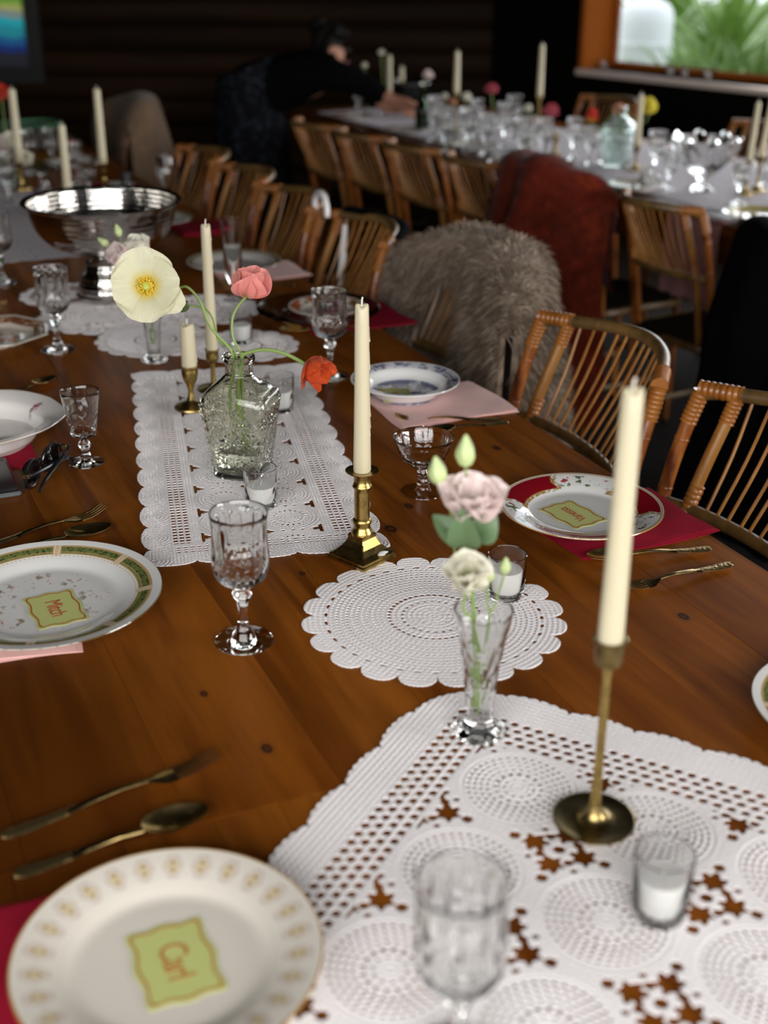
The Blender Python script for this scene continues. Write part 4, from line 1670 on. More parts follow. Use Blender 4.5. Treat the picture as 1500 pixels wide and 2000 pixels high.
def fork(px, py, ang, L, label, roll=0.0):
    r = tag(empty('fork', (px, py, TZ), ang), label, 'fork')
    x0 = handle(L, r)
    k = L / .19
    P = [(x0 - .002 + .028 * k * i / 10, .0068 - .0040 * math.sin(PI * .5 * i / 10)) for i in range(11)]
    Wd = [.0030 + (.0112 - .0030) * (.5 - .5 * math.cos(PI * min(1, i / 7))) for i in range(11)]
    mesh('fork_head', *strip(P, Wd, .0016), GOLD, r)
    xb = P[-1][0] - .001
    for j in range(4):
        y = (-1.5 + j) * .0060
        pts = [(xb, y, .0030), (xb + .012 * k, y * .99, .0034), (xb + .026 * k, y * .97, .0068), (xb + .040 * k, y * .95, .0125)]
        mesh('tine', *tube(pts, [.0021, .0020, .0017, .0009], 6, 4), GOLD, r)
    return r


def spoon(px, py, ang, L, label):
    r = tag(empty('spoon', (px, py, TZ), ang), label, 'spoon')
    x0 = handle(L, r)
    k = L / .19
    lx, ly, dp = .034 * k, .0195 * k, .0085

    def fn(u, v):
        a = 2 * PI * u
        q = v
        x = x0 + lx * .97 + lx * q * math.cos(a)
        y = ly * q * math.sin(a) * (1 - .14 * math.cos(a))
        z = .0010 + dp * q ** 2.2 + .003 * max(0, -math.cos(a)) * q * .3
        return x, y, z
    v, f = [], []
    nr, na = 9, 36
    for side in (0, 1):
        for i in range(nr + 1):
            for j in range(na):
                p_ = fn(j / na, max(i, .001) / nr)
                v.append((p_[0], p_[1], p_[2] + side * .0011))
    B = (nr + 1) * na
    for i in range(nr):
        for j in range(na):
            k2 = (j + 1) % na
            f.append((i * na + j, i * na + k2, (i + 1) * na + k2, (i + 1) * na + j)[::-1])
            f.append((B + i * na + j, B + i * na + k2, B + (i + 1) * na + k2, B + (i + 1) * na + j))
    for j in range(na):
        k2 = (j + 1) % na
        f.append((nr * na + j, nr * na + k2, B + nr * na + k2, B + nr * na + j)[::-1])
    mesh('spoon_bowl', v, f, GOLD, r)
    return r


def between(a, b, z=0.0):
    pa, pb = back(*a, z), back(*b, z)
    return pa.x, pa.y, math.atan2(pb.y - pa.y, pb.x - pa.x), (pb - pa).length


x, y, a, l = between((3, 1640), (432, 1484))
fork(x, y, a, l * .98, 'gold fork lying above the medallion-rimmed plate, tines to the upper right')
x, y, a, l = between((28, 1716), (414, 1590))
spoon(x, y, a, l * .97, 'gold spoon between fork and medallion-rimmed plate')
x, y, a, l = between((-42, 1076), (174, 1010))
fork(x, y, a, .20, 'gold fork beyond the green-banded plate, tines raised')
x, y, a, l = between((-48, 1098), (165, 1048))
spoon(x, y, a, .195, 'gold spoon half hidden behind the green-banded plate')
x, y, a, l = between((977, 824), (782, 822))
fork(x, y, a, .188, 'gold fork below the blue willow soup plate')
x, y, a, l = between((992, 828), (835, 850))
spoon(x, y, a, .16, 'gold spoon seen behind the coupe, below the pink linen')
x, y, a, l = between((1388, 1076), (1147, 1098))
spoon(x, y, a, l, 'gold spoon next to the crimson napkin on the right')
x, y, a, l = between((1428, 1106), (1212, 1156))
fork(x, y, a, l, 'gold fork with chased handle, nearest the right table edge')
x, y, a, l = between((712, 642), (545, 632))
fork(x, y, a, .20, 'gold fork beside the clear glass charger')
x, y, a, l = between((716, 652), (560, 650))
spoon(x, y, a, .19, 'gold spoon behind the crystal goblet, by the glass charger')
x, y, a, l = between((575, 560), (440, 555))
fork(x, y, a, .19, 'gold fork below the olive-rimmed plate, behind the pink poppy')
x, y, a, l = between((-60, 640), (22, 588))
fork(x, y, a, .19, 'gold fork end showing above the octagonal plate')
x, y, a, l = between((-10, 790), (86, 752))
spoon(x, y, a, .16, 'gold spoon tip showing behind the scalloped white bowl')


# ================================================================ candles and candlesticks
def candle(base, h, r0, r1, label, group=None, seed=1, lean=(0, 0), name='taper_candle'):
    rn = random.Random(seed)
    c = tag(empty(name, base), label, 'candle', group)
    prof = [(0, 0), (r0 * .94, 0), (r0, .003)]
    for i in range(1, 13):
        k = i / 12
        prof.append((r0 + (r1 - r0) * k, .003 + (h - .008) * k))
    prof += [(r1 * .97, h - .0025), (r1 * .75, h - .0005), (r1 * .3, h - .001), (0, h - .0015)]
    ph = rn.uniform(0, 6)

    def mod(th, z, r, i):
        return r * (1 + .014 * math.sin(th * 2 + z * 30 + ph) + .010 * math.sin(th * 5 + z * 11 + ph)), z + (.0022 * math.sin(th * 2 + ph) if z > h - .004 else 0)
    v, f = lathe(prof, 28, mod)
    v = [(x + lean[0] * z, y + lean[1] * z, z) for x, y, z in v]
    mesh('wax', v, f, WAX, c)
    d = MB()
    side = rn.uniform(-.6, .6)
    for _ in range(7):
        a = side + rn.uniform(-.5, .5)
        z1 = h * rn.uniform(.35, .98)
        k = z1 / h
        rr = r0 + (r1 - r0) * k
        l = rn.uniform(.008, .035)
        o = Vector((math.cos(a), math.sin(a), 0)) * rr * .97
        pts = [o + Vector((lean[0] * z1, lean[1] * z1, z1)), o + Vector((lean[0] * (z1 - l), lean[1] * (z1 - l), z1 - l))]
        d.add(tube([pts[0], pts[0].lerp(pts[1], .6), pts[1] + Vector((0, 0, .0012)), pts[1]], [.0006, .0010, .0020, .0004], 7, 3))
    d.build('wax_drips', WAX, c)
    mesh('wick', *tube([(lean[0] * h, lean[1] * h, h - .004), (lean[0] * h, lean[1] * h, h + .006), (lean[0] * h + .001, lean[1] * h, h + .010)], .0011, 6, 2), WICK, c)
    return c


CG = 'ivory taper candles'
# square brass candlestick
sc = tag(empty('brass_candlestick', (-.030, 1.572, TZ), R(3)), 'square-based polished brass candlestick with a plain column, on the runner corner', 'candlestick')
r4 = lambda s, i: s


def square_loft(levels):
    """stacked squares (half diagonal, z) with corners on the axes, slightly rounded"""
    v, f = [], []
    for hd, z in levels:
        for k in range(4):
            a = k * PI / 2
            for da, q in ((-.05, .955), (0, .985), (.05, .955)):
                v.append((hd * q * math.cos(a + da), hd * q * math.sin(a + da), z))
    n = 12
    for i in range(len(levels) - 1):
        for k in range(n):
            j = (k + 1) % n
            f.append((i * n + k, i * n + j, (i + 1) * n + j, (i + 1) * n + k))
    f.append(tuple(range(n - 1, -1, -1)))
    f.append(tuple((len(levels) - 1) * n + k for k in range(n)))
    return v, f


o = mesh('base', *square_loft([(.0480, 0), (.0490, .0015), (.0490, .0050), (.0475, .0062), (.0462, .0066), (.0462, .0095), (.0445, .0105), (.036, .0145), (.027, .0215), (.0215, .0285), (.0195, .0330), (.0200, .0345), (.0200, .0375), (.0185, .0385)]), BRASS, sc, smooth=False)
mesh('column', *lathe(dense([(0, .036), (.0150, .036), (.0158, .0395), (.0142, .043), (.0118, .047), (.0112, .051), (.0130, .0545), (.0136, .057), (.0126, .0595), (.0106, .062), (.0108, .104), (.0122, .106), (.0134, .109), (.0122, .112), (.0112, .1135), (.0112, .124), (.0130, .127)], .004), 40), BRASS, sc)
mesh('drip_pan', *lathe([(0, .1265), (.0130, .1265), (.0195, .1285), (.0225, .1305), (.0228, .1318), (.0205, .1315), (.0135, .1300), (0, .1300)], 40), BRASS, sc)
wx = mesh('wax_spill', *lathe([(0, .0), (.007, .0002), (.0085, .001), (.006, .0022), (0, .0028)], 14, lambda t, z, r, i: r * (1 + .25 * math.sin(t * 3) + .15 * math.sin(t * 5))), WAX_WHITE, sc)
wx.location = (.026, -.012, .0118)
candle((-.030, 1.572, TZ + .1302), .229, .0118, .0088, 'ivory taper candle in the square brass candlestick', CG, 3)

# slender tall candlestick with a dished round foot
tc = tag(empty('brass_candlestick', (.206, .995, TZ + .0026)), 'slender tarnished brass candlestick with a dished round foot, on the foreground lace cloth', 'candlestick')
mesh('foot', *lathe(dense([(0, 0), (.036, 0), (.0395, .0020), (.0400, .0042), (.0385, .0050), (.030, .0034), (.020, .0032), (.0125, .0058), (.0085, .0115), (.0060, .020), (0, .021)], .003), 56), BRASS_DARK, tc)
mesh('stem', *lathe(dense(smoothprof([(.0062, .0195), (.0048, .035), (.0043, .07), (.0042, .14), (.0046, .168), (.0062, .1755)], 3), .006), 24), BRASS, tc)
mesh('cup', *lathe([(0, .174), (.0062, .1745), (.0118, .178), (.0128, .182), (.0128, .200), (.0160, .2015), (.0163, .2035), (.0150, .2042), (.0125, .2035), (.0122, .190), (0, .190)], 36), BRASS_DARK, tc)
candle((.206, .995, TZ + .1938), .250, .0120, .0092, 'ivory taper candle in the slender round-footed candlestick, nearest the camera', CG, 8)

# pair behind the decanter
cs = tag(empty('brass_candlestick', (-.352, 2.175, TZ + .003)), 'short brass candlestick with a baluster cup, behind the olive decanter', 'candlestick')
mesh('foot', *lathe(dense([(0, 0), (.030, 0), (.032, .002), (.031, .005), (.020, .009), (.010, .014), (.006, .022)], .004), 40), BRASS_DARK, cs)
mesh('cup', *lathe(dense(smoothprof([(.006, .022), (.0048, .034), (.0075, .044), (.0130, .056), (.0150, .068), (.0148, .076), (.0168, .079)], 3), .003) + [(.0168, .081), (.013, .081), (.0125, .072), (0, .071)], 36), BRASS, cs)
candle((-.352, 2.175, TZ + .0748), .086, .0138, .0128, 'thick short ivory candle stub behind the decanter', CG, 12, name='candle_stub')
cs = tag(empty('brass_candlestick', (-.325, 2.28, TZ + .003)), 'thin brass candlestick holding the tall taper behind the decanter', 'candlestick')
mesh('foot', *lathe(dense([(0, 0), (.030, 0), (.032, .002), (.031, .004), (.012, .008), (.0055, .014)], .004), 40), BRASS_DARK, cs)
mesh('stem', *lathe(dense([(.0055, .0135), (.0045, .03), (.0045, .052), (.0095, .056), (.0120, .060), (.0120, .076), (.0135, .078), (.0135, .080), (.0108, .080), (.0105, .068), (0, .068)], .004), 30), BRASS, cs)
candle((-.325, 2.28, TZ + .0718), .243, .0112, .0085, 'tall ivory taper candle rising behind the olive decanter', CG, 14)
# ================================================================ flowers
CAM0 = Vector((0, 0, TZ + .78))


def atY(px, py, Y):
    """the point at world depth Y on the sight line through px, py"""
    d = _R2 * ((px - 750) / 2463.4) + _U2 * ((1000 - py) / 2463.4) + _F
    return CAM0 + d * (Y / d.y)


def petal_mat(name, tip, base, base2=None, r0=.008, r1=.022, vein=.25, trans=.25):
    m = Mat(name, tip, .55, Sheen_Weight=.1)
    x, y, z = m.coords('Object')
    r = (x * x + y * y + z * z).sqrt()
    n = m.noise(60, 3)
    th = y.atan2(x)
    v = m.noise(1.0, 2, m.vec((th * 26), r * 30))
    c = m.mix((r + (n - .5) * .010).step(r1, r0), tip, base)
    if base2:
        c = m.mix((r + (n - .5) * .004).step(r0 * 1.15, r0 * .7), c, base2)
    c = m.mix((v - .5).abs() * vein * 2.0, c, tuple(q * .72 for q in tip))
    m.color(c)
    m.bump(v, .7, .0014)
    nt = m.nt
    tr, mx = nt.nodes.new('ShaderNodeBsdfTranslucent'), nt.nodes.new('ShaderNodeMixShader')
    nt.links.new(c, tr.inputs[0])
    mx.inputs[0].default_value = trans
    nt.links.new(m.b.outputs[0], mx.inputs[1])
    nt.links.new(tr.outputs[0], mx.inputs[2])
    nt.links.new(mx.outputs[0], nt.nodes['Material Output'].inputs[0])
    return m.m


P_WHITE = petal_mat('cream poppy petal', (.70, .675, .47), (.72, .56, .05), (.48, .50, .05), .014, .030, .5)
P_PINK = petal_mat('coral pink poppy petal', (.82, .30, .26), (.62, .40, .14), None, .006, .016, .9)
P_ORANGE = petal_mat('orange tulip petal', (.66, .085, .012), (.74, .28, .03), None, .006, .020, .30)
P_LPINK = petal_mat('blush lisianthus petal', (.88, .74, .71), (.74, .74, .55), None, .006, .020, .10)
P_CREAM = petal_mat('cream lisianthus petal', (.87, .84, .72), (.66, .70, .38), None, .006, .018, .10)
P_DEEP = petal_mat('deep pink petal', (.56, .10, .14), (.6, .3, .1), None, .006, .016, .2)
P_RED = petal_mat('red petal', (.62, .03, .02), (.75, .42, .03), None, .012, .030, .2)
P_YELLOW = petal_mat('yellow poppy petal', (.70, .60, .05), (.6, .55, .06), None, .006, .016, .2)
P_PEACH = petal_mat('peach petal', (.72, .36, .22), (.6, .45, .16), None, .006, .016, .2)
PISTIL = Mat('green pistil', (.42, .48, .08), .6).m
STAMEN = Mat('yellow stamens', (.74, .50, .04), .7).m


def petal(L, Wd, a0, a1, cup, ruffle, rn, r_in=.002, nu=18, nv=12, point=.0):
    """grid petal rising from the axis: angle from the axis goes a0 -> a1 along its length"""
    ph = [rn.uniform(0, 6.3) for _ in range(4)]
    rows = []
    r, z = r_in, 0.0
    for j in range(nv + 1):
        t = j / nv
        a = a0 + (a1 - a0) * t
        if j:
            r += math.sin(a) * L / nv
            z += math.cos(a) * L / nv
        w = Wd * .5 * (math.sin(PI * min(1, .10 + .74 * t ** .8)) ** .75) * (1 - point * t ** 3)
        row = []
        for i in range(nu + 1):
            u = i / nu * 2 - 1
            tt = t
            x = u * w
            inw = cup * u * u * w                 # edges curl inwards
            rf = ruffle * L * (t ** 2.2) * (math.sin(u * 4.5 + ph[0]) * .5 + math.sin(u * 9 + ph[1]) * .3) + ruffle * L * .25 * math.sin(t * 9 + ph[2]) * u
            rf += ruffle * L * .16 * t ** 1.5 * math.sin(u * 19 + ph[3] + 2 * math.sin(t * 5 + ph[1]))
            ca, sa = math.cos(a), math.sin(a)
            lip = -abs(u) ** 3 * L * .16 * t
            row.append((r - inw * ca + rf * ca + lip * sa, x, z + inw * sa * .8 + rf * -sa * .3 + lip * ca))
        rows.append(row)
    v = [p for row in rows for p in row]
    f = [(j * (nu + 1) + i, j * (nu + 1) + i + 1, (j + 1) * (nu + 1) + i + 1, (j + 1) * (nu + 1) + i) for j in range(nv) for i in range(nu)]
    return v, f


def aim(o, d):
    o.rotation_mode = 'QUATERNION'
    o.rotation_quaternion = Vector(d).normalized().to_track_quat('Z', 'Y')


def flower(name, pos, axis, petals, mat, label, cat='flower', group=None, seed=1, stem=None, stem_r=.0018, stem_mat=None, pistil=None, sepals=0, twist=0.0):
    """petals: list of (phi, L, W, a0, a1, cup, ruffle). The stem is given in world points."""
    rn = random.Random(seed)
    root = tag(empty(name, pos), label, cat, group)
    aim(root, axis)
    M = Vector(axis).normalized().to_track_quat('Z', 'Y').to_matrix().to_4x4()
    M.translation = Vector(pos)
    Mi = M.inverted()
    for phi, L, Wd, a0, a1, cup, ruf in petals:
        v, f = petal(L, Wd, a0, a1, cup, ruf, rn)
        q = Matrix.Rotation(phi, 4, 'Z')
        mesh('petal', [q @ Vector(p) for p in v], f, mat, root)
    if pistil:
        pr, ph_, n, sr = pistil
        mesh('pistil', *lathe([(0, 0), (pr * .8, 0), (pr, pr * .7), (pr * 1.1, pr * 1.3), (pr * .7, pr * 1.6), (0, pr * 1.7)], 24, lambda t, z, r, i: r * (1 + .12 * math.cos(t * 8))), PISTIL, root)
        mb = MB()
        for k in range(n):
            a, e = rn.uniform(0, 2 * PI), rn.uniform(.45, 1.15)
            l = sr * rn.uniform(.7, 1.0)
            d = Vector((math.cos(a) * math.sin(e), math.sin(a) * math.sin(e), math.cos(e)))
            mb.add(tube([d * pr * .6, d * l], .00035, 4, 1))
            mb.add(tube([d * l * .93, d * l * 1.08], .0010, 5, 1))
        o = mb.build('stamens', STAMEN, root)
        o['kind'] = 'stuff'
    for k in range(sepals):
        v, f = petal(.020, .006, .35, .8, .2, 0, rn, .003, 4, 5, .9)
        q = Matrix.Translation((0, 0, -.004)) @ Matrix.Rotation(2 * PI * k / sepals + .3, 4, 'Z')
        mesh('sepal', [q @ Vector(p) for p in v], f, BUD, root)
    if stem:
        mesh('stem', *tube([Mi @ Vector(p) for p in stem], stem_r, 8, 6), stem_mat or STEM, root)
    return root


def leaf_mesh(root, M, base, tip, width, nrm, name='leaf', mat=None):
    b, t = Vector(base), Vector(tip)
    d = t - b
    s = d.cross(Vector(nrm)).normalized()
    n = s.cross(d).normalized()
    rows, nu = 9, 6
    v, f = [], []
    for j in range(rows + 1):
        q = j / rows
        w = width * .5 * math.sin(PI * min(1, q ** .75 * .97 + .02)) ** .8
        for i in range(nu + 1):
            u = i / nu * 2 - 1
            v.append(M @ (b + d * q + s * w * u + n * (abs(u) * w * .35 + math.sin(q * PI) * d.length * .12)))
    for j in range(rows):
        for i in range(nu):
            f.append((j * (nu + 1) + i, j * (nu + 1) + i + 1, (j + 1) * (nu + 1) + i + 1, (j + 1) * (nu + 1) + i))
    return mesh(name, v, f, mat or LEAF, root)


def inv_of(root):
    q = root.rotation_quaternion.to_matrix().to_4x4()
    q.translation = root.location
    return q.inverted()


TOCAM = lambda p: (CAM0 - Vector(p)).normalized()
DN = DEC + Vector((0, 0, .195))                # mouth of the decanter
Yd = DEC.y
# big cream poppy facing the viewer
pw = atY(287, 560, Yd - .02)
ax = TOCAM(pw) + Vector((-.10, 0, .12))
pts = [DEC + Vector((-.012, .004, .05)), DEC + Vector((-.016, .002, .13)), DN + Vector((-.008, .002, 0)), atY(412, 640, Yd), atY(390, 588, Yd + .01), atY(366, 561, Yd + .012), atY(345, 562, Yd + .014), pw - ax.normalized() * .004]
flower('poppy', pw, ax, [(PI * .5 + .25, .058, .092, .95, 1.46, .14, .13), (PI * 1.5 - .1, .056, .090, .95, 1.48, .14, .13), (PI * 1.0 + .1, .054, .084, .85, 1.32, .18, .14),
                         (.1, .053, .082, .85, 1.40, .18, .14), (-.55, .064, .058, 1.1, 1.5, .15, .09)], P_WHITE,
       'large cream poppy with a yellow centre, facing out of the decanter', seed=4, stem=pts, stem_r=.0021, pistil=(.0062, .01, 130, .0165))
# coral poppy seen from the side
pp = atY(481, 579, Yd + .02)
ax = Vector((.22, .05, 1)) + Vector((0, -.15, 0))
pts = [DEC + Vector((.004, .004, .04)), DEC + Vector((.004, .002, .13)), DN + Vector((.004, .002, 0)), atY(455, 660, Yd + .006), atY(454, 622, Yd + .014), atY(465, 598, Yd + .02), pp]
flower('poppy', pp, ax, [(.0, .050, .070, .75, .50, .22, .10), (PI * .55, .044, .064, .55, .15, .25, .08), (PI, .044, .064, .42, .02, .30, .07), (PI * 1.4, .046, .068, .50, .10, .28, .08), (-.35, .046, .060, .95, .70, .2, .12), (PI * .8, .040, .05, .3, 0, .3, .08)], P_PINK,
       'coral pink poppy with crinkled petals, upright in the decanter', seed=6, stem=pts, stem_r=.0020)
# orange tulip hanging to the right
po = atY(597, 712, Yd - .01)
ax = (atY(662, 742, Yd - .03) - po).normalized() + Vector((.0, -.25, .0))
pts = [DEC + Vector((.010, .0, .045)), DEC + Vector((-.004, .0, .12)), DN + Vector((.006, -.002, .0)), atY(475, 692, Yd - .004), atY(512, 683, Yd - .006), atY(548, 688, Yd - .008), atY(580, 702, Yd - .009), po]
flower('tulip', po, ax, [(.2, .050, .044, .95, .05, .4, .04), (1.25, .048, .044, 1.0, .0, .4, .04), (2.3, .048, .042, 1.05, .25, .4, .04), (3.4, .052, .042, 1.25, .75, .4, .04), (4.4, .048, .044, 1.0, .2, .4, .04), (5.4, .046, .042, .85, -.2, .4, .04), (.9, .036, .026, .5, -.2, .4, .05), (3.0, .034, .026, .5, -.2, .4, .05)], P_ORANGE,
       'orange tulip with open petals, drooping right of the decanter', seed=9, stem=pts, stem_r=.0029)
# dark nodding seed head
pb = atY(354, 597, Yd + .03)
sh = tag(empty('poppy_seed_head', pb), 'dark nodding poppy seed head on a curved stem, beside the cream poppy', 'seed head')
aim(sh, Vector((-1, 0, -.12)))
mesh('head', *lathe(dense([(0, -.012), (.006, -.011), (.0095, -.005), (.0098, .002), (.008, .007), (.0095, .0088), (.0085, .0105), (.003, .0098), (0, .0095)], .0025), 24, lambda t, z, r, i: r * (1 + .07 * math.cos(t * 8))), STEM_DARK, sh)
Mi = inv_of(sh)
mesh('stem', *tube([Mi @ p_ for p_ in (DEC + Vector((.006, .008, .05)), DN + Vector((-.004, .006, 0)), atY(428, 668, Yd + .015), atY(415, 622, Yd + .025), atY(398, 602, Yd + .03), pb + Vector((.009, 0, .001)))], .0016, 8), STEM, sh)


def lisianthus(n, L, Wd, a_in, a_out, ruf, seed):
    rn = random.Random(seed)
    out = []
    Wd = Wd * 1.22
    for k in range(n):
        t = k / (n - 1)
        out.append((k * 2.4 + rn.uniform(-.2, .2), L * (.82 + .18 * t), Wd * (.8 + .2 * t), .55 + .25 * t, a_in + (a_out - a_in) * t, .28, ruf))
    return out


def bud(pos, axis, L, r, label, stem, name='flower_bud', stem_r=.0011, group=None, mat=BUD):
    o = tag(empty(name, pos), label, 'flower bud', group)
    aim(o, axis)
    prof = smoothprof([(0, 0), (r * .55, L * .04), (r * .95, L * .28), (r * .92, L * .5), (r * .5, L * .78), (r * .22, L * .94), (0, L)], 4)
    mesh('bud', *lathe(prof, 20, lambda t, z, rr, i: rr * (1 + .07 * math.cos(t * 5 + z * 130))), mat, o)
    for k in range(4):
        v, f = petal(L * .62, r * .35, .75, -.08, .2, 0, random.Random(k), r * .15, 3, 5, .9)
        q = Matrix.Rotation(k * PI / 2 + .4, 4, 'Z')
        mesh('sepal', [q @ Vector((x * 1.06, y, z)) for x, y, z in v], f, STEM, o)
    Mi = inv_of(o)
    mesh('stem', *tube([Mi @ Vector(p_) for p_ in stem], stem_r, 7), STEM, o)
    return o


# lisianthus in the near bud vase
Yb = BV.y
NB = BV + Vector((0, 0, .145))
fp = atY(922, 1003, Yb - .005)
ax = Vector((.04, -.28, 1))
fl = flower('lisianthus', fp, ax, lisianthus(10, .044, .052, .10, .95, .09, 3), P_LPINK, 'large blush pink lisianthus bloom in the near bud vase', seed=11,
            stem=[BV + Vector((-.006, .002, .030)), BV + Vector((-.008, .0, .09)), BV + Vector((-.010, .001, .14)), atY(920, 1130, Yb), atY(916, 1060, Yb - .003), fp], stem_r=.0022, sepals=5)
Mi = inv_of(fl)
leaf_mesh(fl, Mi, atY(912, 1064, Yb - .003), atY(845, 1006, Yb + .012), .026, (0, -1, .5))
leaf_mesh(fl, Mi, atY(912, 1070, Yb - .006), atY(902, 990, Yb - .028), .034, (-.2, -1, .3))
leaf_mesh(fl, Mi, atY(920, 1052, Yb - .003), atY(968, 998, Yb - .010), .034, (.3, -1, .4))
fc = atY(914, 1132, Yb - .020)
ax = Vector((-.10, -.62, .80))
flower('lisianthus', fc, ax, lisianthus(8, .036, .044, -.22, .42, .06, 5), P_CREAM, 'cream lisianthus bloom below the blush pink one in the near bud vase', seed=12,
       stem=[BV + Vector((-.002, -.006, .026)), BV + Vector((-.004, -.008, .10)), BV + Vector((-.012, -.010, .142)), atY(905, 1190, Yb - .012), fc], stem_r=.0015, sepals=4)
bs = lambda *p_: [BV + Vector((.004, .002, .032)), BV + Vector((.004, .001, .10)), BV + Vector((.006, .001, .142))] + list(p_)
q = atY(909, 910, Yb + .012)
bud(q, Vector((-.02, .0, 1)), .034, .0098, 'pale green bud standing highest behind the blush pink lisianthus', [atY(916, 1040, Yb), atY(912, 960, Yb + .01), q])
q = atY(858, 944, Yb + .006)
bud(q, Vector((-.16, 0, 1)), .030, .0094, 'pale green bud leaning left of the blush pink lisianthus', [atY(890, 1105, Yb + .004), atY(882, 1010, Yb + .006), atY(868, 968, Yb + .006), q])
q = atY(985, 1120, Yb + .004)
bud(q, Vector((.05, 0, 1)), .019, .0062, 'small green bud in front of the doily tea light, right of the cream lisianthus', bs(atY(965, 1185, Yb + .002), q))
q = atY(953, 1136, Yb - .010)
bud(q, Vector((.0, -.1, 1)), .020, .0068, 'small green bud touching the cream lisianthus on its right', bs(atY(952, 1180, Yb - .006), q))
# stems and blooms in the rear bud vase
Yr = BV2.y
rs = lambda a, b, *p_: [BV2 + Vector((a, .0, .035)), BV2 + Vector((a * 1.3, b, .09)), BV2 + Vector((a * 2, b, .132))] + list(p_)
q = atY(236, 505, Yr + .01)
flower('lisianthus', q, Vector((-.35, -.55, .7)), lisianthus(9, .036, .046, -.1, .50, .09, 7), P_LPINK, 'dusty pink lisianthus above the cream poppy, before the silver bowl', seed=13, stem=rs(-.003, .002, atY(268, 560, Yr + .004), q), stem_r=.0017)
q = atY(268, 492, Yr + .025)
flower('lisianthus', q, Vector((.12, -.3, 1)), lisianthus(9, .037, .046, -.1, .42, .09, 8), P_CREAM, 'greenish cream lisianthus behind the dusty pink one, before the silver bowl', seed=14, stem=rs(.002, .004, atY(280, 560, Yr + .015), q), stem_r=.0017, sepals=4)
q = atY(212, 480, Yr + .02)
bud(q, Vector((-.8, 0, .6)), .026, .008, 'green bud left of the dusty pink lisianthus, against the silver bowl', rs(-.004, .004, atY(250, 540, Yr + .01), atY(225, 490, Yr + .02), q))
q = atY(234, 462, Yr + .03)
bud(q, Vector((-.25, 0, 1)), .026, .008, 'darker green bud standing above the dusty pink lisianthus', rs(-.002, .006, atY(255, 540, Yr + .015), q))

# ================================================================ silver pedestal bowl
SB = Vector((-.660, 2.960, TZ + .003))
sb = tag(empty('pedestal_bowl', SB), 'large hammered silver pedestal bowl on the near table', 'bowl')


def hammer(th, z, r):
    row = math.floor(z / .0105)
    k = max(10, int(2 * PI * r / .012))
    u = (th / (2 * PI) * k + (row % 2) * .5) % 1 - .5
    w = (z / .0105) % 1 - .5
    d = min(1, (u * u + w * w) * 3.6)
    return r - .0019 * (1 - d)


outer = dense(smoothprof([(.030, .104), (.075, .112), (.120, .130), (.152, .158), (.166, .190), (.172, .218)], 4), .0026)
lip = [(.176, .222), (.182, .2245), (.1845, .228), (.182, .231), (.176, .230)]
inner = dense(smoothprof([(.1715, .226), (.163, .190), (.148, .160), (.116, .134), (.072, .117), (.02, .112)], 4), .0026) + [(0, .1115)]
n1 = len(outer)
pr = outer + lip + inner
v, f = lathe([(0, .103)] + pr, 200, lambda th, z, r, i: hammer(th, z, r) if (i - 1 < n1 or i - 1 >= n1 + 5) and r > .03 else r)
mesh('bowl', v, f, SILVER, sb)
ft = dense([(0, 0), (.074, 0), (.077, .003), (.077, .010), (.072, .014), (.071, .030), (.066, .038), (.062, .058), (.056, .066), (.050, .084), (.040, .094), (.034, .1035), (0, .1035)], .0026)
mesh('pedestal', *lathe(ft, 120, lambda th, z, r, i: hammer(th, z, r) if .012 < z < .10 and r > .03 else r), SILVER, sb)

# ================================================================ phone and sunglasses
p = back(-22, 935, .005)
ph_ = tag(empty('phone', (p.x, p.y, TZ), R(24)), 'black phone in a clear case, cut by the left edge', 'phone')
mesh('body', *bbox_bevel(-.036, .036, -.075, .075, .0016, .0100, .0022), Mat('dark phone glass', (.012, .013, .014), .08), ph_, smooth=False)
mesh('case', *bbox_bevel(-.0385, .0385, -.0775, .0775, 0, .0074, .0024), Mat('greyish clear case', (.10, .11, .11), .2), ph_, smooth=False)
p = back(100, 925, .01)
gl = tag(empty('sunglasses', (p.x, p.y, TZ + .001), R(78)), 'folded black sunglasses beside the sherry glass', 'sunglasses')
for s_ in (-1, 1):
    mesh('lens', *sheet(lambda u, v, s_=s_: (s_ * .034 + (u - .5) * .052, .012 + .004 * math.cos((u - .5) * 2.4) * 2, .004 + v * .036 * (1 - .25 * abs(u - .5))), 10, 8, .0022), Mat('dark lens', (.004, .004, .004), .05), gl)
    rim = [(s_ * .034 + .029 * math.cos(a), .014 + .003 * math.cos(a) * -s_, .0225 + .0205 * math.sin(a) * (1 + .1 * math.cos(a) * s_)) for a in [2 * PI * k / 20 for k in range(21)]]
    mesh('rim', *tube(rim, .0028, 8, raw=True), BLACK, gl)
    mesh('temple', *tube([(s_ * .064, .010, .030), (s_ * .060, .002 - .006 * (s_ > 0), .030), (s_ * .0, -.006 - .006 * (s_ > 0), .026), (-s_ * .050, -.008 - .006 * (s_ > 0), .018), (-s_ * .066, -.006 - .006 * (s_ > 0), .006)], [.0026, .0034, .0036, .003, .003], 8, 5), BLACK, gl)
    h_ = mesh('hinge', *bbox_bevel(s_ * .064 - .0035, s_ * .064 + .0035, .002, .014, .026, .034, .001), GOLD, gl, smooth=False)
mesh('bridge', *tube([(-.009, .016, .028), (0, .019, .031), (.009, .016, .028)], .0026, 8), BLACK, gl)

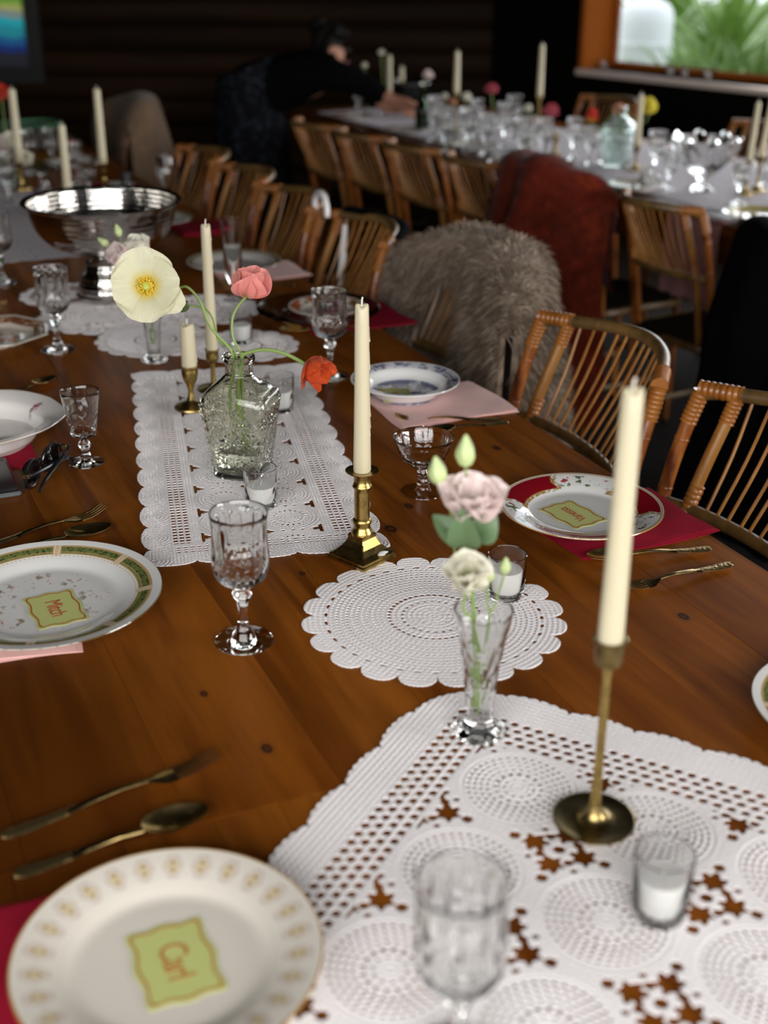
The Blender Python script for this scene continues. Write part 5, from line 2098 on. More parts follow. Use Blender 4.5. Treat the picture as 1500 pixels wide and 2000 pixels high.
# ================================================================ coats over chairs
def fur_mat(name, a, b, c):
    m = Mat(name, a, .9, Sheen_Weight=.1, Specular_IOR_Level=.1)
    m.coords('Object')
    n = m.noise(6.5, 3)
    n2 = m.noise(26, 3)
    cc = m.mix(n.step(.35, .65), b, a)
    cc = m.mix(n2.step(.5, .75) * .6, cc, c)
    g = m.nt.nodes.new('ShaderNodeNewGeometry')
    isl = E(m.nt, g.outputs['Random Per Island'])
    cc = m.mix(isl.step(.6, 1.0) * .7, cc, c)
    cc = m.mix(isl.step(.4, .0) * .7, cc, b)
    m.color(cc)
    return m.m


FUR_GREY = fur_mat('taupe grey fur', (.26, .195, .145), (.11, .075, .05), (.40, .32, .25))
FUR_RUST = fur_mat('rust red fur', (.060, .006, .0025), (.008, .0012, .0009), (.19, .022, .006))
FUR_BEIGE = fur_mat('beige fur', (.12, .072, .042), (.05, .03, .018), (.16, .105, .065))


def drape(name, chairo, label, cat, mat, hw, front_z, back_z, top_z=.872, bulge=.04, fold=.012, fur=0, furlen=.02, mask=None, seed=1, nu=40, nv=64, flare=.0):
    """cloth hanging over a chair back. u runs across, v from the front hem over the top to the back hem"""
    rn = random.Random(seed)
    ph = [rn.uniform(0, 6.3) for _ in range(6)]
    root = tag(empty(name, chairo.location, chairo.rotation_euler.z), label, cat)

    def fn(u, v):
        a = (u - .5) * 2
        bow = -.105 * (1 - a * a) + .03 * a * a
        pin = 1 - .93 * abs(a) ** 5
        droop = top_z - .10 * abs(a) ** 3.2
        fz = front_z(a) if callable(front_z) else front_z
        bz = back_z(a) if callable(back_z) else back_z
        lf, lb, arc = droop - fz, droop - bz, .12
        s = v * (lf + lb + arc)
        if s < lf:
            z = fz + s
            y = bow + .012 + (.055 + .050 * max(0, (droop - z)) / .3) * pin
            k = (droop - z)
            nrm = 1
        elif s < lf + arc:
            q = (s - lf) / arc * PI
            z = droop + .026 * math.sin(q)
            y = bow + .055 * math.cos(q) * pin
            k, nrm = 0, math.cos(q)
        else:
            z = droop - (s - lf - arc)
            k = droop - z
            y = bow - (.055 + bulge * min(1, k * 4) + .02 * k) * pin
            nrm = -1
        w = min(1, .25 + k * 3)
        f_ = fold * w * (math.sin(a * 7 + ph[0] + k * 2) + .6 * math.sin(a * 13 + ph[1] - k * 3) + .5 * math.sin(k * 11 + ph[2] + a * 2))
        x = a * hw * (1 + flare * k) + fold * .6 * math.sin(k * 9 + ph[3] + a)
        return x, y + f_ * nrm * (.25 + .75 * pin), z + fold * .35 * math.sin(a * 9 + ph[4])
    body = mesh('cloth', *sheet(fn, nu, nv, .012, mask), mat, root)
    if fur:
        rnd_ = np.random.RandomState(seed)
        V, Fc = [], []
        e = .004
        while len(Fc) < fur:
            u, v = rnd_.rand(), rnd_.rand()
            if mask and not mask(u, v):
                continue
            p = Vector(fn(u, v))
            du = Vector(fn(min(1, u + e), v)) - Vector(fn(max(0, u - e), v))
            dv = Vector(fn(u, min(1, v + e))) - Vector(fn(u, max(0, v - e)))
            n = -du.cross(dv).normalized()
            d = (n * .85 + Vector(rnd_.randn(3)) * .30 + Vector((0, 0, -.45))).normalized()
            l = furlen * (.6 + .8 * rnd_.rand())
            s = d.cross(Vector(rnd_.randn(3))).normalized() * .0017
            k = len(V)
            m_ = p + d * l * .6 + Vector((0, 0, -l * .05))
            t = p + d * l + Vector((0, 0, -l * .35))
            V += [p - s, p + s, m_ + s * .7, m_ - s * .7, t]
            Fc += [(k, k + 1, k + 2, k + 3), (k + 3, k + 2, k + 4)]
        o = mesh('fur_pile', V, Fc, mat, root)
        o['kind'] = 'stuff'
    return root


def mask_fur(u, v):
    a = (u - .5) * 2
    return not (-.12 - (.27 - v) * .3 < a < .40 - (v - .20) * 1.0 and v < .285)


drape('fur_coat', chair_fur, 'taupe grey fur coat draped over a chair beside the blue willow plate', 'coat', FUR_GREY, .315,
      lambda a: .50 + .06 * a * a, lambda a: .30, .885, .05, .013, 70000, .036, mask_fur, 5)
drape('fur_coat', chair_rust, 'rust red fur coat hung over a chair at the window table', 'coat', FUR_RUST, .245, .52, .08, .890, .06, .030, 30000, .024, None, 6, flare=.10)
drape('fur_jacket', chair_far, 'beige fur jacket over a far chair, behind the tall taper', 'jacket', FUR_BEIGE, .27, .50, .40, .90, .05, .016, 9000, .018, None, 8)
drape('coat', chair_black, 'black wool coat hanging over a chair at the right edge', 'coat', BLACK_CLOTH, .28, .50, .06, .85, .08, .020, 0, 0, None, 9, flare=.30)
# bag hooked on a chair corner
bg_ = tag(empty('shoulder_bag', chair_bag.location, chair_bag.rotation_euler.z), 'black bag with a white curved handle, hooked over a chair corner', 'bag')
mesh('handle', *tube([(.235 + .052 * math.cos(a) * -1 - .02, .012, .850 + .050 * math.sin(a)) for a in [PI * (k / 14) * 1.08 - .12 for k in range(15)]], .0085, 12, raw=True), Mat('white resin', (.74, .72, .72), .3), bg_)
mesh('strap', *sheet(lambda u, v: (.155 - u * .33, -.05 - .075 * math.sin(PI * u) + .022 * math.cos(v * PI), .858 + .014 * math.sin(v * PI) - .02 * u), 16, 8, .006), BLACK_CLOTH, bg_)
mesh('tail', *tube([(.135, -.030, .825), (.128, -.022, .76), (.120, -.012, .70), (.112, .002, .62)], [.007, .010, .009, .007], 8, 5, .4), Mat('white ribbon', (.62, .58, .56), .5), bg_)
mesh('body', *bbox_bevel(-.13, .16, -.22, -.135, .44, .76, .02), BLACK_CLOTH, bg_, smooth=False)
# ================================================================ far half of the near table
def h_at(p, py):
    """height above p (a point on a table) that the photograph shows at image row py"""
    best, lo = 0, 9e9
    for k in range(0, 900):
        q = Vector((p.x, p.y, TZ + k * .0006)) - CAM0
        y = 1000 - 2463.4 * q.dot(_U2) / q.dot(_F)
        if abs(y - py) < lo:
            lo, best = abs(y - py), k * .0006
    return best


def spot(px, py):
    return back(px, py, 0.0)


def stick(px, py, y_cup, y_top, lab_s, lab_c, r=.011, mat=None, style=0, group='ivory taper candles', name='brass_candlestick', seed=1, lean=(0, 0), dz=.0026):
    b = spot(px, py) + Vector((0, 0, dz))
    hc, ht = h_at(b, y_cup), h_at(b, y_top)
    hc = max(hc, .03)
    mat = mat or BRASS_DARK
    c = tag(empty(name, b), lab_s, 'candlestick')
    mesh('foot', *lathe(dense([(0, 0), (.030, 0), (.033, .003), (.032, .007), (.016, .012), (.008, .020), (0, .021)], .004), 28), mat, c)
    if style == 0:
        prof = [(.0070, .018), (.0050, .03), (.0048, hc * .55), (.0060, hc * .80), (.0075, hc - .014)]
    else:
        prof = [(.0075, .018)]
        n = max(3, int((hc - .03) / .016))
        for k in range(n):
            z = .022 + (hc - .042) * k / (n - 1)
            prof += [(.0065, z), (.0105 if k % 2 else .0085, z + .006), (.0060, z + .011)]
    mesh('stem', *lathe([(0, .018)] + dense([q for q in prof if q[1] < hc - .01], .004) + [(.0085, hc - .012), (0, hc - .012)], 24), mat, c)
    mesh('cup', *lathe([(0, hc - .013), (.0095, hc - .013), (.0125, hc - .008), (.0130, hc + .008), (.0160, hc + .010), (.0160, hc + .012), (.0120, hc + .012), (.0118, hc), (0, hc)], 28), mat, c)
    candle(b + Vector((0, 0, hc + .0002)), ht - hc, r, r * .80, lab_c, group, seed, lean)
    return b, hc


# a grey lace runner lies along the far half
def plainlace_F(w, l, P, hole, edge=.02):
    def F(X, Y):
        s = lambda q: .011 * np.sqrt(np.maximum(0, 1 - (2 * ((q / .06) % 1) - 1) ** 2))
        f = np.minimum(w / 2 - .012 + s(Y) - np.abs(X), l / 2 - .012 + s(X) - np.abs(Y))
        kx, ky = ((X / P) % 1 - .5) * P, (((Y + (np.floor(X / P) % 2) * P / 2) / P) % 1 - .5) * P
        big = np.hypot(((X / (P * 5)) % 1 - .5) * P * 5, ((Y / (P * 5)) % 1 - .5) * P * 5)
        h = np.hypot(kx, ky) - hole
        return np.minimum(f, np.where((f > edge) & (big > P * 1.1), h, np.where(f > edge, big - P * .42, 1)))

    def H(X, Y):
        return .0008 * np.sin(X * 190) * np.sin(Y * 210) + .0010 * (1 + np.sin(X * 17) * np.sin(Y * 9))
    return F, H


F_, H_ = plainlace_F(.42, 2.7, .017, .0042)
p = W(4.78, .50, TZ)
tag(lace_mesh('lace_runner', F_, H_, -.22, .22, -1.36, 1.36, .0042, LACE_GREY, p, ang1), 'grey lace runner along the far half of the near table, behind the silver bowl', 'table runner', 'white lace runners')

stick(207, 394, 320, 176, 'ornate knobbed brass candlestick just behind the silver bowl', 'tall ivory taper in the knobbed candlestick, leaning left against the dark wall', .0135, BRASS, 1, seed=21)
stick(137, 424, 390, 246, 'low brass candlestick hidden behind the silver bowl rim on its left', 'ivory taper standing just behind the left part of the silver bowl', .0135, seed=22)
stick(44, 372, 318, 176, 'brass candlestick among the cream flowers at the far left', 'ivory taper among the cream flowers at the far left', .0150, BRASS, 0, seed=23)


def flute(base, h, r, label, name='champagne_flute', wide=1.0):
    g = tag(empty(name, base), label, 'glass')
    outer = dense(smoothprof([(.0045, h * .16), (.012, h * .22), (r * .80, h * .42), (r * .88 * wide, h * .70), (r, h)], 4), .006)
    solid_glass('bowl', [(0, h * .16)] + outer, [(r - .0014, h), (r * .80, h * .68), (r * .66, h * .44), (.006, h * .25), (0, h * .24)], 36, None, GLASS, g)
    solid_glass('stem', [(0, 0), (r * .95, 0), (r, .0012), (r * .5, .004), (.006, .009), (.0045, .02), (.0045, h * .16)], [(0, h * .16)], 28, None, GLASS, g)
    return g


b = spot(458, 586)
flute(b, h_at(b, 425), .026, 'tall plain champagne flute in front of the olive-rimmed plate')
b = spot(329, 388)
flute(b + Vector((0, 0, .001)), h_at(b, 305), .032, 'tall plain wine glass with a bright rim, right of the green bottle', 'wine_glass', 1.25)
# green bottle
b = spot(250, 402)
gb = tag(empty('wine_bottle', b), 'dark green bottle standing behind the silver bowl', 'bottle')
hb = h_at(b, 336)
mesh('body', *lathe(dense([(0, 0), (.026, 0), (.028, .004), (.028, hb * .48), (.020, hb * .58), (.0145, hb * .66), (.0140, hb * .97), (.0155, hb * .975), (.0155, hb), (.011, hb), (.010, hb * .7), (0, hb * .69)], .006), 32), GLASS_GREEN, gb)
mesh('capsule', *lathe([(.0147, hb * .72), (.0163, hb * .722), (.0163, hb * 1.004), (.010, hb * 1.006), (0, hb * 1.006)], 24), Mat('dark capsule', (.012, .012, .010), .35), gb)
# clear ship-shaped decanter
b = spot(92, 418) + Vector((0, 0, .0026))
cd = tag(empty('glass_carafe', b), 'clear conical glass carafe left of the silver bowl', 'carafe')
solid_glass('body', dense([(0, 0), (.050, 0), (.054, .003), (.050, .012), (.030, .060), (.014, .090), (.013, .115), (.017, .125)], .006), [(.0155, .125), (.0115, .112), (.0125, .090), (.028, .058), (.047, .012), (0, .007)], 44, None, GLASS, cd)
for px, py, sc_, lab in ((18, 395, .9, 'crystal goblet left of the clear carafe, at the left edge'), (150, 362, .85, 'crystal goblet behind the low candle, left of the knobbed candlestick'),
                         (175, 392, .8, 'crystal goblet touching the knobbed candlestick on its left'), (62, 340, .9, 'crystal goblet behind the cream flowers'), (105, 330, .85, 'crystal goblet beyond the clear carafe')):
    copy_tree(g0, spot(px, py) + Vector((0, 0, .0026)), px * .1, lab, sc_)
PINKBALL = P_LPINK
b = spot(153, 425)
flower('ranunculus', Vector((b.x, b.y, TZ + .030)), Vector((.1, -.5, .8)), lisianthus(9, .034, .044, -.5, .2, .05, 31), P_LPINK, 'pale pink bloom resting behind the rim of the silver bowl', seed=31)
b = spot(140, 330)
flower('tulip', Vector((b.x, b.y, TZ + .05)), Vector((.2, -.5, .8)), [(k * 1.05, .050, .044, .75, .1, .3, .04) for k in range(6)], P_ORANGE, 'bright orange bloom beside the low candle, far along the near table', seed=32, stem=[b + Vector((.02, .03, .006)), b + Vector((.01, .02, .03)), Vector((b.x, b.y, TZ + .05))])
b = spot(30, 362)
for k, (px, py, m_, lab) in enumerate(((24, 282, P_CREAM, 'cream rose-like bloom around the far left taper'), (48, 318, P_CREAM, 'cream bloom drooping below the far left taper'), (4, 288, P_LPINK, 'small blush bloom at the left edge, below the red one'), (3, 190, P_RED, 'red bloom cut by the left edge'))):
    q = atY(px, py, b.y - .02 + .01 * k)
    flower('lisianthus', q, Vector((.1, -.6, .7)), lisianthus(8, .046, .060, -.2, .5, .08, 40 + k), m_, lab, seed=40 + k, stem=[b + Vector((-.02 + .01 * k, .03, .02)), b + Vector((-.02, .03, .10)), q], stem_r=.002)
vz = tag(empty('glass_vase', b + Vector((-.015, .03, .0026))), 'clear glass vase holding the cream blooms at the far left', 'vase')
solid_glass('body', dense([(0, 0), (.034, 0), (.036, .003), (.034, .07), (.042, .12)], .01), [(.040, .12), (.032, .07), (.031, .01), (0, .009)], 32, None, GLASS, vz)
b = spot(75, 292)
gbw = tag(empty('glass_bowl', b + Vector((0, 0, .0026))), 'clear glass bowl with a green rim, far along the near table', 'bowl')
solid_glass('body', dense([(0, 0), (.05, 0), (.052, .003), (.088, .05), (.105, .10)], .01), [(.102, .10), (.085, .051), (.05, .008), (0, .007)], 40, None, GLASS, gbw)
mesh('rim', *tube([(.1035 * math.cos(2 * PI * k / 32), .1035 * math.sin(2 * PI * k / 32), .1015) for k in range(33)], .0035, 8, raw=True), Mat('green glass rim', (.05, .22, .12), .15), gbw)


def dup_plate(src, loc, label, s=1.0):
    o = src.copy()
    COL.objects.link(o)
    o.location = loc
    o.scale = (s, s, s)
    o['label'] = label
    return o


for t_, n_, src, lab in ((3.78, .955, pl8, 'olive-rimmed plate past the crimson napkin, right of the green bottle'), (4.35, .955, pl3, 'plate far along the near table, behind the tall plain wine glass'), (4.95, .95, pl8, 'plate below the beige fur jacket'),
                         (4.45, .10, pl2, 'plate at the far left, beyond the clear carafe'), (5.05, .10, pl8, 'plate at the far left, behind the cream blooms'), (5.6, .95, pl2, 'farthest plate on the right side of the near table')):
    dup_plate(src, W(t_, n_, TZ + .0002), lab, .9)
p = W(4.30, .985, 0)
napkin('linen_napkin', PINK, p.x, p.y, R(60), .15, .15, 'pink linen napkin showing past the tall plain wine glass', seed=12, h=.010)
bpy.data.objects  # keep
p = W(5.25, .72, 0)
napkin('linen_napkin', PINK, p.x, p.y, R(40), .15, .15, 'pink linen napkin beside the bright orange bloom', seed=13, h=.03)

# ================================================================ the window table
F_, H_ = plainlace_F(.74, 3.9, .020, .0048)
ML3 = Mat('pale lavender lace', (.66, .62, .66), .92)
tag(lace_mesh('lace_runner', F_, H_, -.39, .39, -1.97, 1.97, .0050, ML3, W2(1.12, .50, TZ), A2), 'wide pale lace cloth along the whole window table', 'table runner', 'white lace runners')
DZ = .0026
stick(1240, 334, 290, 186, 'short brass candlestick right of the pale square decanter', 'ivory taper under the yellow poppy', .0120, seed=51)
stick(1455, 382, 322, 201, 'thin brass candlestick at the right, beyond the black coat', 'ivory taper left of the tallest one at the right edge', .0110, seed=52, lean=(.04, 0))
stick(1477, 376, 312, 158, 'thin brass candlestick closest to the right edge on the window table', 'tallest ivory taper at the right edge, under the window sill', .0110, seed=53, lean=(.08, 0))
stick(1050, 262, 190, 88, 'brass candlestick in front of the dark corner, beside the deep pink bloom', 'ivory taper standing alone before the dark wall, left of the window', .0135, BRASS, seed=54)
stick(889, 262, 184, 102, 'thin brass candlestick among the crystal, right of the reaching hand', 'ivory taper right of the reaching hand', .0135, seed=55)
stick(760, 212, 196, 110, 'brass candlestick hidden by the reaching forearm', 'ivory taper behind the reaching forearm', .0140, seed=56)
stick(784, 204, 160, 132, 'brass candlestick behind the black bowl', 'short ivory taper behind the black bowl', .0140, seed=57)
stick(1083, 308, 272, 258, 'stubby shiny brass candlestick under the deep pink bloom', 'burnt-down candle end in the stubby brass candlestick', .0120, BRASS, 1, seed=58, name='brass_candlestick')
bd = spot(1203, 326) + Vector((0, 0, DZ))
d2 = make_decanter(GLASS_PALE, 'pale square glass decanter on the window table holding a yellow poppy', False)
d2.location = bd
d2.rotation_euler = (0, 0, R(-30))
d2.scale = (1.12,) * 3
# footed crystal bowl
b = spot(1368, 374) + Vector((0, 0, DZ))
fb = tag(empty('crystal_bowl', b), 'footed crystal fruit bowl with a jagged rim on the window table', 'bowl')
hb = h_at(b, 272)


def mod_f(th, z, r):
    k = max(0, (z - hb * .35) / (hb * .65))
    return r * (1 - .06 * abs(math.sin(th * 8 + z * 40)) * min(1, k * 3)), z + .016 * k * k * math.cos(th * 8)


solid_glass('bowl', dense(smoothprof([(.022, hb * .28), (.045, hb * .36), (.085, hb * .60), (.112, hb * .85), (.124, hb)], 4), .004), [(.121, hb), (.107, hb * .84), (.080, hb * .62), (.040, hb * .41), (0, hb * .37)], 96, mod_f, GLASS, fb)
solid_glass('foot', dense([(0, 0), (.046, 0), (.048, .003), (.035, .012), (.018, .022), (.016, hb * .2), (.022, hb * .28)], .004), [(0, hb * .28)], 48, lambda th, z, r: r * (1 - .05 * abs(math.sin(th * 6))), GLASS, fb)
for i, (px, py, s_, lab) in enumerate(((1278, 348, .95, 'crystal goblet between the taper and the footed bowl'), (1305, 372, .75, 'small crystal goblet left of the footed bowl foot'), (1150, 322, .8, 'crystal goblet left of the pale square decanter'),
                                       (1118, 312, .9, 'crystal goblet second left of the pale square decanter'), (1060, 318, .95, 'crystal goblet below the stubby brass candlestick'), (1018, 322, 1.0, 'crystal goblet right above the rust red coat'),
                                       (985, 292, 1.05, 'tall crystal goblet below the deep pink ranunculus'), (948, 302, .9, 'crystal goblet near the front edge, left of the rust red coat'), (912, 298, 1.0, 'crystal goblet in the middle of the crystal cluster'),
                                       (868, 300, .9, 'crystal goblet near the table edge, below the reaching hand'), (850, 275, 1.05, 'crystal goblet touching the reaching hand'), (930, 268, .9, 'crystal goblet behind the crystal cluster'),
                                       (1002, 268, 1.0, 'crystal goblet before the dark corner, left of the lone taper'), (700, 228, .9, 'crystal goblet beneath the sleeve of the leaning person'), (1440, 400, .8, 'small crystal goblet by the thin candlesticks'))):
    g = copy_tree(g0, spot(px, py) + Vector((0, 0, DZ)), i * .7, lab, s_)
for i, (px, py, s_, lab) in enumerate(((1180, 318, .055, 'tumbler beside the pale square decanter'), (1262, 362, .06, 'tumbler in front of the short brass candlestick'), (1085, 330, .06, 'tumbler near the rust red coat, on the window table'), (965, 318, .06, 'tumbler at the front edge, left of the rust red coat'),
                                       (1030, 292, .06, 'tumbler under the cream and blush blooms'), (895, 282, .06, 'tumbler in front of the thin brass candlestick'))):
    t = copy_tree(t1, spot(px, py) + Vector((0, 0, DZ)), 0, lab, s_ / .06)
# plates along both sides
srcs = [pl3, pl8, pl5, pl2, pl8, pl3, pl8]
for i, (t_, n_, src, lab) in enumerate(((-.62, .16, pl5, 'blue patterned plate by the black coat, at the right edge'), (.62, .16, pl8, 'plate above the rust red coat'), (1.15, .16, pl3, 'plate in front of the crystal cluster'), (1.68, .16, pl8, 'plate at the table edge, left of the crystal cluster'),
                                        (2.2, .16, pl8, 'plate under the forearm of the leaning person'), (2.75, .17, pl3, 'plate nearest the waist of the leaning person'), (-.1, .84, pl8, 'plate on the wall side, right of the footed bowl'), (.45, .84, pl2, 'plate on the wall side, behind the pale decanter'), (1.0, .84, pl8, 'plate on the wall side, behind the stubby candlestick'), (1.6, .84, pl3, 'plate on the wall side, near the dark corner'))):
    dup_plate(src, W2(t_, n_, TZ + DZ), lab, .85)
m, x, y, z, r, th = china('gilt yellow rimmed china', (.62, .58, .38))
c = m.mix(r.band(.082, .112, .002), (.60, .56, .42), (.40, .32, .07))
c = m.mix(m.noise(60, 3).step(.5, .58) * r.step(.085, .08), c, (.35, .30, .10))
m.color(c)
tag(plate_mesh('dinner_plate', .115, .019, m.m, W2(.02, .155, TZ + DZ)), 'yellow gilt-rimmed plate on the front edge of the window table', 'plate')
p = W2(-.62, .14)
napkin('linen_napkin', CRIMSON, p.x, p.y, A2, .26, .20, 'crimson napkin on the window table, by the black coat', seed=15, h=.005)
o = tag(mesh('linen_cloth', *sheet(lambda u, v: W2(.02 + u * .24, -.012 + .05 * (1 - min(1, v * 5)) + .010 * math.sin(u * 16) * v, TZ + .006 - max(0, v - .12) * .30), 20, 16, .004), DUSTY), 'dusty pink cloth hanging over the table edge, right of the rust red coat', 'cloth')
# blooms on the window table
Yv = bd.y
mouth = bd + Vector((0, 0, .215))
q = atY(1268, 222, Yv - .03)
flower('poppy', q, Vector((-.12, -.2, 1)), [(k * 1.57 + .3, .060, .062, .30, .12, .12, .12) for k in range(4)], P_YELLOW, 'yellow poppy above the taper, before the dark wall under the window', seed=61, stem=[bd + Vector((0, 0, .05)), mouth, atY(1235, 228, Yv), atY(1258, 240, Yv - .02), q], stem_r=.0018)
q = atY(1152, 238, Yv)
flower('tulip', q, Vector((.25, -.1, 1)), [(k * 1.05, .052, .044, .55, -.05, .3, .03) for k in range(6)], P_RED, 'red and yellow tulip left of the pale square decanter', seed=62, stem=[bd + Vector((0, 0, .05)), mouth, atY(1170, 252, Yv), q], stem_r=.0018)
q = atY(1200, 222, Yv)
flower('tulip', q, Vector((.7, -.1, 1)), [(k * 1.05, .046, .040, .45, -.1, .3, .03) for k in range(6)], P_PEACH, 'peach tulip bud over the pale square decanter', seed=63, stem=[bd + Vector((0, 0, .05)), mouth, q], stem_r=.0018)


def bloom(px, py, bx, by, mat, label, s=1.0, seed=1, name='ranunculus'):
    b = spot(bx, by)
    q = atY(px, py, b.y)
    return flower(name, q, Vector((0, -.5, .85)), lisianthus(9, .034 * s, .044 * s, -.45, .15, .05, seed), mat, label, seed=seed, stem=[b + Vector((0, 0, .03)), b.lerp(q, .5) + Vector((0, 0, .02)), q], stem_r=.0020)


bloom(960, 180, 965, 282, P_DEEP, 'deep pink ranunculus standing tall before the dark corner', 1.15, 71)
bloom(1075, 224, 1072, 292, P_DEEP, 'deep pink ranunculus over the stubby brass candlestick', 1.4, 72)
bloom(1040, 240, 1042, 296, P_LPINK, 'small blush bloom left of the stubby brass candlestick', .9, 73)
bloom(1031, 216, 1042, 296, P_CREAM, 'greenish white bloom above the small blush one', .8, 74)
bloom(911, 194, 905, 270, P_CREAM, 'greenish white bloom right of the thin candlestick', .9, 75)
bloom(868, 192, 866, 268, P_CREAM, 'white bloom nearest the reaching hand', .7, 76)
bloom(884, 202, 880, 268, P_PEACH, 'pale peach bloom by the thin candlestick', .7, 77)
bloom(745, 106, 752, 222, P_CREAM, 'white bloom on a tall stem before the log wall', .7, 78)
bloom(712, 131, 718, 226, P_CREAM, 'white bloom right of the leaning person, low before the log wall', .65, 79)
bloom(1492, 305, 1488, 360, P_LPINK, 'blush bloom cut by the right edge, on the window table', 1.3, 80)
for i, (px, py, h_, lab) in enumerate(((965, 284, .10, 'bud vase of the tall deep pink ranunculus'), (1042, 298, .09, 'bud vase of the cream and blush blooms'), (905, 272, .09, 'bud vase right of the thin candlestick'), (868, 270, .08, 'bud vase by the reaching hand'), (750, 224, .09, 'bud vase of the tall white bloom, behind the sleeve'), (1488, 364, .10, 'bud vase at the right edge of the window table'))):
    copy_tree(bv, spot(px, py) + Vector((0, 0, DZ)), i * .4, lab, h_ / .146)
# green bottle vase and black bowl
b = spot(824, 256) + Vector((0, 0, DZ))
hb = h_at(b, 172)
gv = tag(empty('glass_bottle', b), 'green glass bottle vase held by the reaching hand', 'bottle')
mesh('body', *lathe(dense([(0, 0), (.030, 0), (.033, .004), (.033, hb * .5), (.020, hb * .66), (.0135, hb * .74), (.0130, hb), (.0105, hb), (.010, hb * .75), (.029, hb * .48), (.029, .01), (0, .009)], .008), 32), GLASS_GREEN, gv)
q = atY(836, 152, b.y)
flower('rose', q, Vector((.1, -.5, .85)), lisianthus(8, .036, .044, -.4, .2, .06, 85), P_LPINK, 'pink rose in the green bottle vase', seed=85, stem=[b + Vector((0, 0, .03)), b + Vector((0, 0, hb * .9)), q], stem_r=.0022)
b = spot(798, 203) + Vector((0, 0, DZ))
hb = max(.05, h_at(b, 160))
bb = tag(empty('black_bowl', b), 'black bowl with a bright rim, behind the reaching forearm', 'bowl')
mesh('body', *lathe(dense([(0, 0), (.06, 0), (.065, .004), (.105, hb * .55), (.118, hb - .004), (.112, hb - .004), (.098, hb * .55), (.05, .02), (0, .018)], .01), 40), Mat('black glazed pot', (.008, .008, .008), .12), bb)
mesh('rim', *tube([(.116 * math.cos(2 * PI * k / 32), .116 * math.sin(2 * PI * k / 32), hb - .003) for k in range(33)], .006, 8, raw=True), SILVER, bb)
# crystal on the window sill
for i, (k, lab) in enumerate(((.86, 'small cut-glass jar in the left corner of the window sill'), (1.36, 'small cut-glass jar in the middle of the window sill'), (1.46, 'small cut-glass jar right of the middle one on the sill'), (1.62, 'small cut-glass jar on the sill, in front of the tallest yucca'))):
    p = CW + DW * k + Vector((-DW.y, DW.x, 0)) * -.02 + Vector((-.782, -.623, 0)) * 0.0
    p = CW + DW * k + Vector((.782, .623, 0)) * .08
    c_ = copy_tree(t2, Vector((p.x, p.y, WZ0)), i, lab, .85 + .1 * (i % 2), 'cut-glass jars on the window sill')
    c_['category'] = 'jar'

# ================================================================ the leaning person
SKIN = Mat('skin', (.42, .20, .125), .55, Subsurface_Weight=.1, Subsurface_Scale=.01).m
HAIR = Mat('dark hair', (.004, .003, .0025), .6, Specular_IOR_Level=.15).m
per = tag(empty('person', (-.70, 6.30, 0)), 'person in black bending over the window table, arm stretched towards a bottle', 'person')


def skinned(name, nodes, edges, mat, parent, root=0, sub=2):
    """one continuous surface grown around a skeleton; nodes are (point, radius or (rx, ry))"""
    me = bpy.data.meshes.new(name)
    me.from_pydata([tuple(Vector(p) - Vector(per.location)) for p, r in nodes], edges, [])
    o = bpy.data.objects.new(name, me)
    COL.objects.link(o)
    md = o.modifiers.new('skin', 'SKIN')
    md.use_smooth_shade = True
    md.branch_smoothing = .3
    sv = me.skin_vertices[0].data
    for i, (p, r) in enumerate(nodes):
        sv[i].radius = r if isinstance(r, tuple) else (r, r)
        sv[i].use_root = i == root
    s = o.modifiers.new('sub', 'SUBSURF')
    s.levels = s.render_levels = sub
    dg = bpy.context.evaluated_depsgraph_get()
    m2 = bpy.data.meshes.new_from_object(o.evaluated_get(dg))
    bpy.data.objects.remove(o)
    m2.materials.clear()
    m2.materials.append(getattr(mat, 'm', mat))
    m2.polygons.foreach_set('use_smooth', [True] * len(m2.polygons))
    r_ = bpy.data.objects.new(name, m2)
    COL.objects.link(r_)
    r_.parent = parent
    return r_


Y0 = 6.30
hd = atY(652, 88, Y0)                              # centre of the head
wrist, hand = atY(768, 196, Y0 - .22), atY(806, 206, Y0 - .27)
elbow = atY(715, 168, Y0 - .18)
sho = atY(640, 140, Y0 - .17)
sho2 = Vector((sho.x + .02, Y0 + .17, sho.z + .01))
chest, waist, pelvis = Vector((-.38, Y0, .955)), Vector((-.56, Y0, .90)), Vector((-.70, Y0, .84))
neck = Vector((-.285, Y0, 1.000))
fdir = Vector((.90, -.22, -.36)).normalized()       # where the face looks
N_ = [(pelvis, (.14, .15)), (waist, (.115, .135)), (chest, (.12, .15)), (neck, .058), (hd + Vector((-.015, 0, -.055)), .055), (hd + Vector((-.012, 0, .015)), (.088, .078)),
      (sho, .058), (elbow, .043), (wrist, .027), (hand, (.018, .036)),
      (sho2, .058), (Vector((-.12, Y0 + .22, .86)), .043), (Vector((.0, Y0 + .16, .79)), .027), (Vector((.06, Y0 + .13, .785)), (.018, .034)),
      (Vector((-.69, Y0 - .10, .80)), .095), (Vector((-.66, Y0 - .11, .45)), .062), (Vector((-.70, Y0 - .11, .085)), .04), (Vector((-.58, Y0 - .12, .035)), .034),
      (Vector((-.69, Y0 + .10, .80)), .095), (Vector((-.70, Y0 + .11, .45)), .062), (Vector((-.76, Y0 + .11, .085)), .04), (Vector((-.64, Y0 + .12, .035)), .034)]
ED = [(0, 1), (1, 2), (2, 3), (3, 4), (4, 5), (2, 6), (6, 7), (7, 8), (8, 9), (2, 10), (10, 11), (11, 12), (12, 13), (0, 14), (14, 15), (15, 16), (16, 17), (0, 18), (18, 19), (19, 20), (20, 21)]
